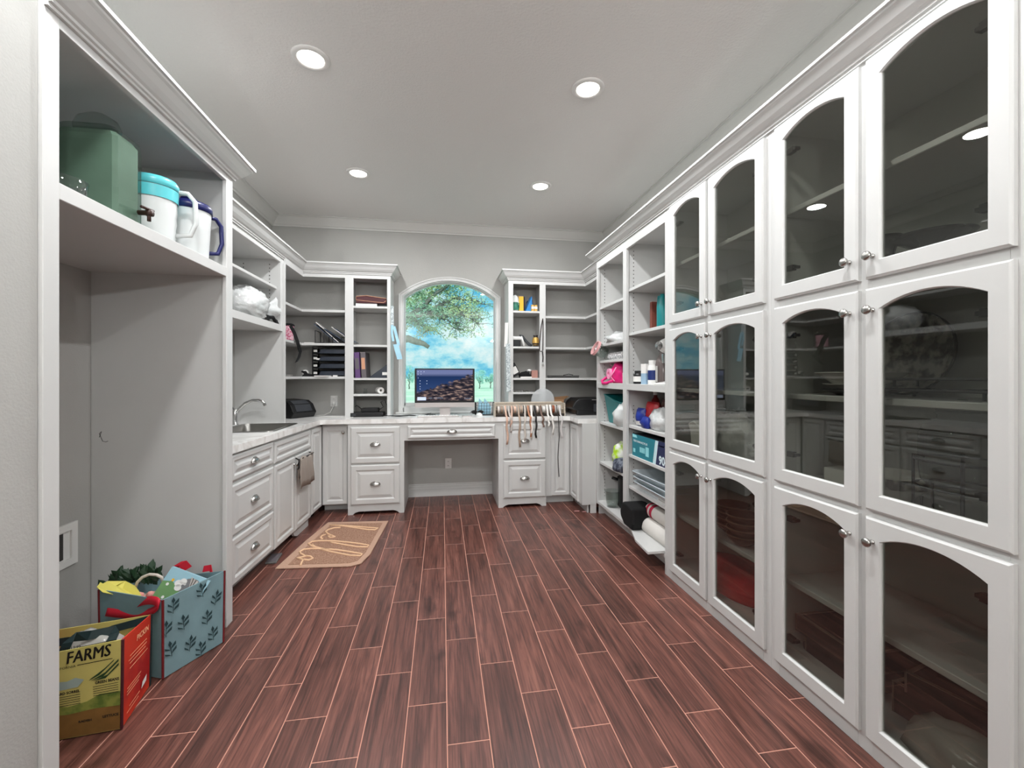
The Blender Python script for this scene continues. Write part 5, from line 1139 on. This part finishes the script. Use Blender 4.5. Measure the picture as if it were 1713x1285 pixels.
def crate(label, loc, rz, w=.30, d=.24, h=.075):
    t = thing('wooden_crate', label, 'crate', loc, rz, 'dark crates in the near cabinet')
    for a in ((-w/2, w/2, -d/2, -d/2+.012), (-w/2, w/2, d/2-.012, d/2), (-w/2, -w/2+.012, -d/2+.012, d/2-.012), (w/2-.012, w/2, -d/2+.012, d/2-.012)):
        s = boxo('side_board', 'crate_wood', t, a[0], a[1], a[2], a[3], 0, h); boxo('edge_strip', 'crate_edge', s, a[0], a[1], a[2], a[3], h, h+.004)
    boxo('bottom_board', 'crate_wood', t, -w/2+.012, w/2-.012, -d/2+.012, d/2-.012, 0, .01)
    for sx in (-w/2, w/2):
        for sy in (-d/2, d/2): boxo('corner_strip', 'crate_edge', t, sx-.003, sx+.003, sy-.003, sy+.003, .001, h+.003)
crate('lower dark wooden crate on the left, near cabinet bottom', (1.75, 1.57, .115), 0, .28, .28)
crate('upper dark wooden crate stacked on the left, near cabinet bottom', (1.735, 1.585, .194), .0, .30, .30)
crate('dark wooden crate at the back right, near cabinet bottom', (1.78, 1.20, .115), .15, .24, .34, .11)
crate('front dark wooden crate on the right, near cabinet bottom', (1.75, 1.17, .230), .25, .20, .30, .07)
pmat('wrap_grey', (170, 168, 162), .18, bump=.3, bscale=12)
single(blob_mb((0, 0, .03), (.11, .19, .10), .22, 1.8, 40, 26, 14, flat=0, crease=.15), 'plastic_sheet', 'wrap_grey', 'mound of clear plastic sheeting before the crates, near cabinet', 'plastic', (1.60, 1.06, .115), smooth=True)
single(MB().lathe([(0, 0), (.028, 0), (.03, .02), (0, .024)], 14, cap=False), 'dark_puck', 'dark_ceramic', 'small dark round puck left of the crates, near cabinet bottom', 'puck', (1.64, 1.715, .115), smooth=True)
# ---------------------------------------------------------- floor: mat, trap, shopping bags
pmat('jute', (150, 112, 90), .95, rgb2=(178, 140, 118), vscale=90, bump=.9, bscale=180); pmat('jute_border', (192, 156, 134), .95, bump=.8, bscale=160); pmat('jute_letter', (226, 186, 150), .9)
t = thing('door_mat', 'woven jute mat with cream cursive lettering before the sink', 'mat', (0, 0, 0))
outl = [(-1.151, 3.243), (-.64, 3.200), (-.575, 3.235), (-.535, 3.40), (-.515, 3.75), (-.492, 4.143), (-1.035, 4.190), (-1.10, 3.75)]
cx = sum(p[0] for p in outl)/8; cy = sum(p[1] for p in outl)/8
inn = [(cx+(p[0]-cx)*.82, cy+(p[1]-cy)*.89) for p in outl]
MB().prism(outl, 'z', .0, .010).build('border', 'jute_border', t, bevel=.003); MB().prism(inn, 'z', .010, .0125).build('field', 'jute', t)
def mz(x, y): return px(450+x*.12843, 860+y*.12850, Z=.014)
strokes = [[(790, 145), (950, 150), (1150, 165), (1330, 180), (1420, 188), (1380, 208), (1280, 205), (1120, 180), (940, 155), (860, 150)], [(930, 178), (850, 182), (770, 205), (735, 232), (770, 262), (830, 285), (862, 300), (800, 308), (770, 295), (820, 275)], [(740, 268), (690, 285), (672, 305), (695, 325)],
           [(590, 435), (545, 410), (515, 388), (560, 360), (650, 350), (820, 352), (1010, 368), (1180, 388), (1300, 412), (1280, 432), (1150, 430), (1000, 405), (850, 378), (800, 368)],
           [(560, 395), (600, 430), (680, 450), (780, 462)],
           [(470, 545), (420, 520), (400, 496), (450, 462), (560, 452), (700, 455), (880, 468), (1060, 495), (1215, 525), (1190, 545), (1060, 542), (900, 512), (760, 482), (680, 462)],
           [(470, 545), (545, 555), (572, 580), (520, 602), (430, 592), (365, 575), (420, 565), (490, 548)], [(450, 592), (425, 630), (412, 668)]]
for s in strokes:
    MB().tube([mz(*p) for p in s], .0075, 6).build('letter_stroke', 'jute_letter', t, smooth=True)
pmat('trap_grey', (96, 94, 92), .6)
t = thing('glue_trap', 'small flat grey trap at the toe of the sink drawers', 'trap', (px(458, 936, Z=0)[0], px(458, 936, Z=0)[1], 0), .1); rbox(.075, .17, .012).build('tray', 'trap_grey', t, bevel=.003); MB().box(-.03, .03, -.07, .07, .012, .0135).build('pad', 'grey_binder', t)
for k, (a, b) in enumerate(((965, 855), (978, 856))):
    p = px(a, b, Z=0); single(MB().prism([(-.03, -.006), (.02, -.01), (.03, .004), (-.02, .008)], 'z', 0, .002), 'paper_scrap', 'blush_plastic', ['larger', 'smaller'][k]+' pale paper scrap on the floor by right corner cabinet', 'scrap', (p[0], p[1], 0), .2*k, 'paper scraps')

def cr(pts, n=6):
    P = [Vector(p) for p in pts]; out = []
    for i in range(len(P)-1):
        a, b, c, d = P[max(i-1, 0)], P[i], P[i+1], P[min(i+2, len(P)-1)]
        for k in range(n):
            u = k/n; out.append(tuple(.5*((2*b)+(c-a)*u+(2*a-5*b+4*c-d)*u*u+(3*b-a-3*c+d)*u*u*u)))
    return out+[tuple(P[-1])]
def prism_bag(A, Bc, Dc, h, slant):
    """corner A (front right), B (along right side), D (front left): returns base pts and top pts"""
    Cc = (Bc[0]+Dc[0]-A[0], Bc[1]+Dc[1]-A[1]); return [A, Bc, Cc, Dc]
# --- farm produce bag
pmat('bag_cream', (206, 192, 110), .55, var=.06, vscale=10); pmat('bag_red', (206, 52, 26), .5, rgb2=(168, 20, 20), vscale=5); pmat('bag_brown', (128, 92, 44), .6, var=.2, vscale=14); pmat('bag_green', (92, 112, 44), .6, rgb2=(140, 146, 66), vscale=18); pmat('bag_dark', (22, 42, 44), .6); pmat('ink', (28, 22, 18), .6); pmat('bag_inner', (150, 146, 140), .7); pmat('leaf_ink', (44, 70, 34), .6); pmat('sky_ink', (162, 178, 170), .6); pmat('red_print', (255, 196, 150), .6)
A, B_, D_ = Vector((-1.200, 1.862)), Vector((-1.250, 2.110)), Vector((-1.535, 1.825))
t = thing('shopping_bag', 'yellow and orange produce bag printed FARMS, nearest on the floor', 'bag', (A.x, A.y, 0))
Z1 = .345
a = Vector((0, 0)); b = B_-A; d = D_-A; c = b+d
def v3(p, z): return (p.x, p.y, z)
out_ = [a, b, c, d]; ctr = (b+d)/2
base = [ctr+(p-ctr)*.97 for p in out_]; top = [ctr+(p-ctr)*1.0 for p in out_]; inn_ = [ctr+(p-ctr)*.97 for p in out_]
ztop = [Z1, Z1-.035, Z1-.05, Z1-.025]
def face(i, j, name, mat): MB().add([v3(base[i], .004), v3(base[j], .004), v3(top[j], ztop[j]), v3(top[i], ztop[i]), v3(inn_[i], .006), v3(inn_[j], .006), v3(inn_[j], ztop[j]), v3(inn_[i], ztop[i])], [(0, 1, 2, 3), (7, 6, 5, 4), (0, 4, 5, 1), (1, 5, 6, 2), (2, 6, 7, 3), (3, 7, 4, 0)]).build(name, mat, t)
face(3, 0, 'front_panel', 'bag_cream'); face(0, 1, 'side_panel', 'bag_red'); face(1, 2, 'back_panel', 'bag_cream'); face(2, 3, 'side_panel', 'bag_red')
MB().add([v3(p, .004) for p in base]+[v3(p, .012) for p in base], [(0, 1, 2, 3), (7, 6, 5, 4), (0, 4, 5, 1), (1, 5, 6, 2), (2, 6, 7, 3), (3, 7, 4, 0)]).build('base_panel', 'bag_dark', t)
for i in range(4): MB().tube([v3(base[i]*1.0, .004), v3(top[i], ztop[i])], .005, 6).build('piping', 'bag_dark' if i else 'maroon', t)
# printing on the front: local frame origin at front bottom-left, u to the right
fo = Vector(v3(base[3], .004)); fu = Vector(v3(base[0], .004))-fo; fl = fu.length; fu.normalize(); fn = Vector((fu.y, -fu.x, 0)); fv = (Vector(v3(top[3], ztop[3]))-fo).normalized()
slope = (ztop[0]-ztop[3])/fl
def fp(x, z, off=.0012): return fo+fu*x+Vector((0, 0, 1))*(z+slope*x*min(1, z/.3))+fn*off+ (fv-Vector((0, 0, 1)))*z
def fprint(name, mat, polys, off=.0012):
    mb = MB()
    for P in polys: mb.add([tuple(fp(x, z, off)) for x, z in P], [tuple(range(len(P)))])
    return mb.build(name, mat, t)
Wd = fl
fprint('soil_print', 'bag_brown', [[(.001, .002), (Wd-.001, .002), (Wd-.001, .085), (Wd*.75, .092), (Wd*.5, .085), (Wd*.25, .095), (.001, .090)]])
fprint('field_print', 'bag_green', [[(.001, .088), (Wd*.25, .093), (Wd*.5, .085), (Wd*.75, .090), (Wd-.001, .085), (Wd-.001, .135), (Wd*.8, .138), (Wd*.68, .120), (Wd*.5, .112), (Wd*.42, .122), (Wd*.36, .108), (.001, .100)]], .0014)
fprint('hill_print', 'sky_ink', [[(Wd*.36, .175), (Wd*.60, .178), (Wd*.66, .20), (Wd*.58, .212), (Wd*.50, .204), (Wd*.42, .208), (Wd*.36, .195)]], .0016)
fprint('bean_print', 'leaf_ink', [[(Wd*.70, .192), (Wd*.80, .205), (Wd*.94, .245), (Wd*.95, .252), (Wd*.85, .225), (Wd*.72, .198)], [(Wd*.72, .190), (Wd*.84, .198), (Wd*.99, .242), (Wd*.99, .250), (Wd*.86, .212)], [(Wd*.74, .188), (Wd*.86, .190), (Wd*.99, .228), (Wd*.99, .236), (Wd*.88, .202)]], .0018)
vsx, fsx = text_mb('FARMS', .062, .18, .0025, .155)
def ftext(name, mat, txt, size, x, z, w, shear=0, off=0.0):
    vs_, fs_ = text_mb(txt, size, shear, off, w)
    return MB().add([tuple(fp(x+p[0], z+p[1], .002)) for p in vs_], fs_).build(name, mat, t)
for _k in range(3): ftext('title_print', 'ink', 'FARMS', .060, Wd*.70+.0013*_k, .285+.0003*_k, .135, .15, 0.0)
ftext('caption_print', 'ink', 'ED IN 1940', .014, Wd*.52, .322, .075); ftext('caption_print', 'ink', 'CALIFORNIA', .012, Wd*.47, .254, .075)
ftext('caption_print', 'ink', 'GREEN BEANS', .014, Wd*.875, .180, .075, 0, .0005); ftext('caption_print', 'ink', 'CHARD SORREL', .013, Wd*.49, .163, .085, 0, .0005); ftext('caption_print', 'ink', 'RADISH', .011, Wd*.66, .052, .04, 0, .0005); ftext('caption_print', 'ink', 'LETTUCE', .012, Wd*.90, .055, .05, 0, .0005)
fprint('rule_print', 'ink', [[(Wd*.60, .254), (Wd*.93, .254), (Wd*.93, .2565), (Wd*.60, .2565)], [(Wd*.62, .318), (Wd*.97, .318), (Wd*.97, .3205), (Wd*.62, .3205)]], .0018)
fprint('small_print', 'ink', [[(x0, z), (x1, z), (x1, z+.002), (x0, z+.002)] for x0, x1, z in [(Wd*.74, Wd*.98, .166-.008*k) for k in range(5)]+[(Wd*.36, Wd*.62, .150-.008*k) for k in range(5)]], .0018)
so_ = Vector(v3(base[0], .004)); su = Vector(v3(base[1], .004))-so_; sl_ = su.length; su.normalize(); sn = Vector((su.y, -su.x, 0))
lean = (Vector(v3(top[0], 0))-Vector(v3(base[0], 0)))/ztop[0]
def sp_(x, z): return tuple(so_+su*x+Vector((0, 0, z*(1-.10*x/sl_)))+lean*z+sn*.0040)
vs_, fs_ = text_mb('PICKIN', .034, .1, .0006, .11); MB().add([sp_(sl_*.66+p[0], .295+p[1]) for p in vs_], fs_).build('side_title', 'red_print', t)
MB().add(sum([[sp_(x0, z), sp_(x1, z), sp_(x1, z+.003), sp_(x0, z+.003)] for x0, x1, z in ((.05, .2, .25), (.04, .2, .235), (.05, .19, .22), (.05, .21, .20), (.03, .15, .13), (.03, .14, .118), (.03, .13, .106), (.05, .14, .05), (.03, .13, .035))], []), [tuple(range(4*k, 4*k+4)) for k in range(9)]).build('side_print', 'red_print', t)
MB().add([sp_(.155, .05), sp_(.20, .058), sp_(.205, .085), (sp_(.165, .075))], [(0, 1, 2, 3)]).build('white_tag', 'paper', t)
# straps
L0 = Vector((A.x, A.y, 0))
def lp(x, y, Y): return tuple(Vector(px(x, y, Y=Y))-L0)
MB().strip([lp(106, 1092, 1.86), lp(113, 1076, 1.87), lp(122, 1066, 1.90), lp(150, 1063, 1.95), lp(190, 1055, 1.98), lp(192, 1060, 1.95), lp(186, 1072, 1.87)], [(1, 0, .1), (1, 0, .1), (.5, .3, .9), (.1, .6, 1), (.1, .6, 1), (1, 0, .2), (1, 0, .1)], .034, .003).build('handle', 'bag_dark', t)
MB().strip([lp(92, 1076, 2.06), lp(130, 1070, 2.08), lp(190, 1052, 2.09), lp(250, 1036, 2.10)], (0, .2, 1), .030, .003).build('rim_band', 'bag_dark', t)
single(blob_mb((0, 0, .16), (.13, .09, .15), .2, 2, 50, 22, 14, flat=.02), 'wrapped_parcel', 'wrap_grey', 'grey crumpled parcel inside the yellow produce bag', 'parcel', (-1.39, 1.98, .012), smooth=True)

# --- teal sprig bag
pmat('teal_bag', (122, 152, 158), .6, var=.07, vscale=9, bump=.35, bscale=9); pmat('sprig_ink', (34, 62, 66), .6); pmat('bag_trim', (112, 20, 26), .6); pmat('red_strap', (190, 20, 44), .6)
A, B_, D_ = Vector((-1.222, 2.140)), Vector((-1.088, 2.395)), Vector((-1.560, 2.270))
t = thing('shopping_bag', 'pale teal shopping bag with dark sprig print and red straps', 'bag', (A.x, A.y, 0))
a = Vector((0, 0)); b = B_-A; d = D_-A; c = b+d; ctr = (b+d)/2
base = [ctr+(p-ctr)*.98 for p in (a, b, c, d)]; top = [ctr+(p-ctr)*1.0 for p in (a, b, c, d)]; inn_ = [ctr+(p-ctr)*.97 for p in (a, b, c, d)]
ztop = [.355, .362, .30, .365]
for i, j, nm in ((0, 1, 'front_panel'), (1, 2, 'side_panel'), (2, 3, 'back_panel'), (3, 0, 'side_panel')): face(i, j, nm, 'teal_bag')
MB().add([v3(p, .004) for p in base]+[v3(p, .012) for p in base], [(0, 1, 2, 3), (7, 6, 5, 4), (0, 4, 5, 1), (1, 5, 6, 2), (2, 6, 7, 3), (3, 7, 4, 0)]).build('base_panel', 'teal_bag', t)
for i in range(4): MB().tube([v3(base[i], .004), v3(top[i], ztop[i])], .005, 6).build('piping', 'bag_trim', t)
so_ = Vector(v3(base[0], .004)); su = Vector(v3(base[1], .004))-so_; sl_ = su.length; su.normalize(); sn = Vector((su.y, -su.x, 0))
lean = (Vector(v3(top[0], 0))-Vector(v3(base[0], 0)))/ztop[0]
def sp_(x, z): return tuple(so_+su*x+Vector((0, 0, z))+lean*z+sn*.0045)
for (x, z, ang) in ((.04, .30, 0), (.17, .31, .2), (.24, .24, -.2), (.085, .20, .1), (.195, .165, 0), (.03, .11, .15), (.115, .085, -.1), (.225, .07, .1), (.165, .03, .1), (.01, .21, 0)):
    ca, sa = math.cos(ang), math.sin(ang)
    mb = MB()
    def q(u, w): return sp_(min(max(x+u*ca-w*sa, .004), sl_-.004), z+u*sa+w*ca)
    mb.add([q(-.001, -.03), q(.0015, -.03), q(.003, .02), q(.0, .02)], [(0, 1, 2, 3)])
    for (u, w, r) in ((-.016, -.012, 2.3), (.016, -.004, .8), (-.014, .012, 2.2), (.017, .018, .9), (.002, .03, 1.57)):
        mb.add([q(u*.05, w-.014), q(u-.008, w), q(u+math.cos(r)*.015, w+math.sin(r)*.015), q(u+.008, w-.004)], [(0, 1, 2, 3)])
    mb.build('sprig_print', 'sprig_ink', t, kind='stuff')
L0 = Vector((A.x, A.y, 0))
MB().strip(cr([lp(178, 1024, 2.24), lp(205, 1027, 2.22), lp(232, 1029, 2.19), lp(255, 1022, 2.15), lp(266, 1012, 2.13), lp(258, 1005, 2.14), lp(240, 1006, 2.18), lp(215, 1016, 2.23), lp(190, 1026, 2.26)]), (.12, .3, 1), .034, .003).build('handle', 'red_strap', t, smooth=True)
MB().strip([lp(291, 958, 2.46), lp(296, 944, 2.46), lp(305, 942, 2.46), lp(314, 952, 2.46)], (.7, .2, .4), .04, .003).build('handle', 'red_strap', t)
MB().strip([lp(340, 952, 2.46), lp(352, 950, 2.46), lp(354, 962, 2.44)], (.1, .3, 1), .03, .003).build('handle', 'red_strap', t)
# things inside the teal bag
pmat('card_blue', (150, 192, 206), .5); pmat('card_green', (108, 152, 96), .55, var=.1, vscale=10); pmat('hat_grey', (120, 120, 122), .6)
pA = Vector(px(253, 1000, Y=2.24)); pB = Vector(px(288, 948, Y=2.30)); pC = Vector(px(352, 972, Y=2.32))
t = thing('gift_bag', 'small illustrated gift bag with garden scene standing in teal bag', 'gift bag', tuple(pA))
u = (pC-pB); v = (pB-pA); nrm = u.cross(v).normalized(); nrm = nrm if nrm.y < 0 else -nrm
quad = [Vector((0, 0, 0)), u, u+v, v]; bk = [p-nrm*.05 for p in quad]
MB().add([tuple(p) for p in quad]+[tuple(p) for p in bk], [(0, 1, 2, 3), (7, 6, 5, 4), (0, 4, 5, 1), (1, 5, 6, 2), (2, 6, 7, 3), (3, 7, 4, 0)]).build('body', 'card_blue', t)
def gq(x, y, o=.0012): return tuple(u*x+v*y+nrm*o)
def gpoly(nm, mt, P, o): return MB().add([gq(x, y, o) for x, y in P], [tuple(range(len(P)))]).build(nm, mt, t)
def disc(x, y, rx, ry, n=14): return [(x+rx*math.cos(2*PI*i/n), y+ry*math.sin(2*PI*i/n)) for i in range(n)]
gpoly('meadow_print', 'card_green', [(0, 0), (1, 0), (1, .45), (.75, .55), (.45, .5), (.2, .62), (0, .55)], .0012)
gpoly('bush_print', 'hat_grey', disc(.66, .60, .26, .30), .0016)
for x, y, r in ((.36, .62, .09), (.44, .72, .08), (.40, .50, .08), (.58, .34, .075), (.80, .30, .085), (.90, .62, .05), (.50, .66, .03)): gpoly('white_print', 'paper', disc(x, y, r, r*1.2), .0024)
gpoly('hat_print', 'ribbon_4', [(.55, .92), (.95, .80), (.68, .42)], .0028)
for k in range(4): gpoly('hat_stripe', 'ink', [(.60+.08*k, .905-.025*k), (.62+.08*k, .90-.025*k), (.685, .44), (.675, .44)], .0034)
for x, y in ((.20, .66), (.14, .50), (.52, .14), (.22, .12)): gpoly('flower_print', 'yellow' if y > .5 else 'paper', disc(x, y, .035, .05, 7), .0024)
pmat('tissue', (214, 204, 96), .7)
mb = MB(); P = [[lp_ for lp_ in row] for row in ([px(162, 982, Y=2.27), px(180, 972, Y=2.30), px(205, 985, Y=2.30), px(232, 988, Y=2.28)], [px(168, 974, Y=2.30), px(186, 984, Y=2.27), px(210, 972, Y=2.33), px(226, 980, Y=2.33)], [px(172, 991, Y=2.24), px(192, 995, Y=2.24), px(218, 998, Y=2.24), px(240, 1004, Y=2.24)])]
o0 = Vector(P[0][0]); mb.rings([[tuple(Vector(p)-o0) for p in P[1]], [tuple(Vector(p)-o0) for p in P[0]], [tuple(Vector(p)-o0) for p in P[2]]], closed=False)
o = mb.build('tissue_paper', 'tissue', None); o.location = o0; md = o.modifiers.new('thick', 'SOLIDIFY'); md.thickness = .002; tag(o, 'pale yellow tissue paper sticking out of the teal bag', 'tissue paper')
pmat('garland_leaf', (30, 58, 34), .45, var=.2, vscale=20)
g0 = Vector(px(220, 985, Y=2.40)); t = thing('leaf_garland', 'dark green leafy garland rising from the back of teal bag', 'garland', tuple(g0))
lmesh = MB().add([(0, 0, 0), (.016, .002, .02), (.012, .004, .048), (0, .006, .068), (-.012, .004, .048), (-.016, .002, .02), (0, -.005, .03)], [(0, 1, 6), (1, 2, 6), (2, 3, 6), (3, 4, 6), (4, 5, 6), (5, 0, 6)]).build('leaf', 'garland_leaf', t)
lmd = lmesh.data; bpy.data.objects.remove(lmesh, do_unlink=True); rr = random.Random(9)
st = [Vector(px(x, y, Y=2.40))-g0 for x, y in ((184, 988), (192, 978), (202, 972), (216, 968), (230, 966), (246, 965), (258, 962), (270, 966))]
MB().tube(st, .006, 6).build('stem', 'garland_leaf', t, smooth=True)
for i in range(64):
    k = rr.uniform(0, 6.9); p = st[int(k)].lerp(st[int(k)+1], k-int(k))
    o = bpy.data.objects.new('leaf', lmd); C.objects.link(o); o.parent = t; o.location = p+Vector((0, rr.uniform(-.02, .02), rr.uniform(-.04, .0)))
    o.rotation_euler = (rr.uniform(-.5, .5), rr.uniform(-.9, .7), rr.uniform(-1, 1)); s = rr.uniform(.8, 1.35); o.scale = (s, s, s)
pmat('wicker', (206, 196, 184), .7); pmat('petal', (232, 160, 150), .6)
h0 = Vector(px(250, 990, Y=2.33)); t = thing('wicker_basket', 'small pale wicker basket with arched handle inside the teal bag', 'basket', tuple(h0))
hp = [Vector(px(x, y, Y=2.33))-h0 for x, y in ((226, 984), (230, 974), (238, 966), (250, 961), (262, 962), (270, 966), (274, 976))]
MB().tube(hp, .007, 8).build('handle', 'wicker', t, smooth=True); MB().lathe([(0, -.12), (.05, -.12), (.075, -.03), (.07, -.03), (0, -.10)], 20, cap=False).build('bowl', 'wicker', t, smooth=True)
for k in range(6): q = Vector((-.04+.016*k, -.03, -.012+.012*math.sin(k*2))); blob_mb(tuple(q), (.018, .016, .015), .2, 2, k, 10, 6).build('blossom', 'petal', t, smooth=True)
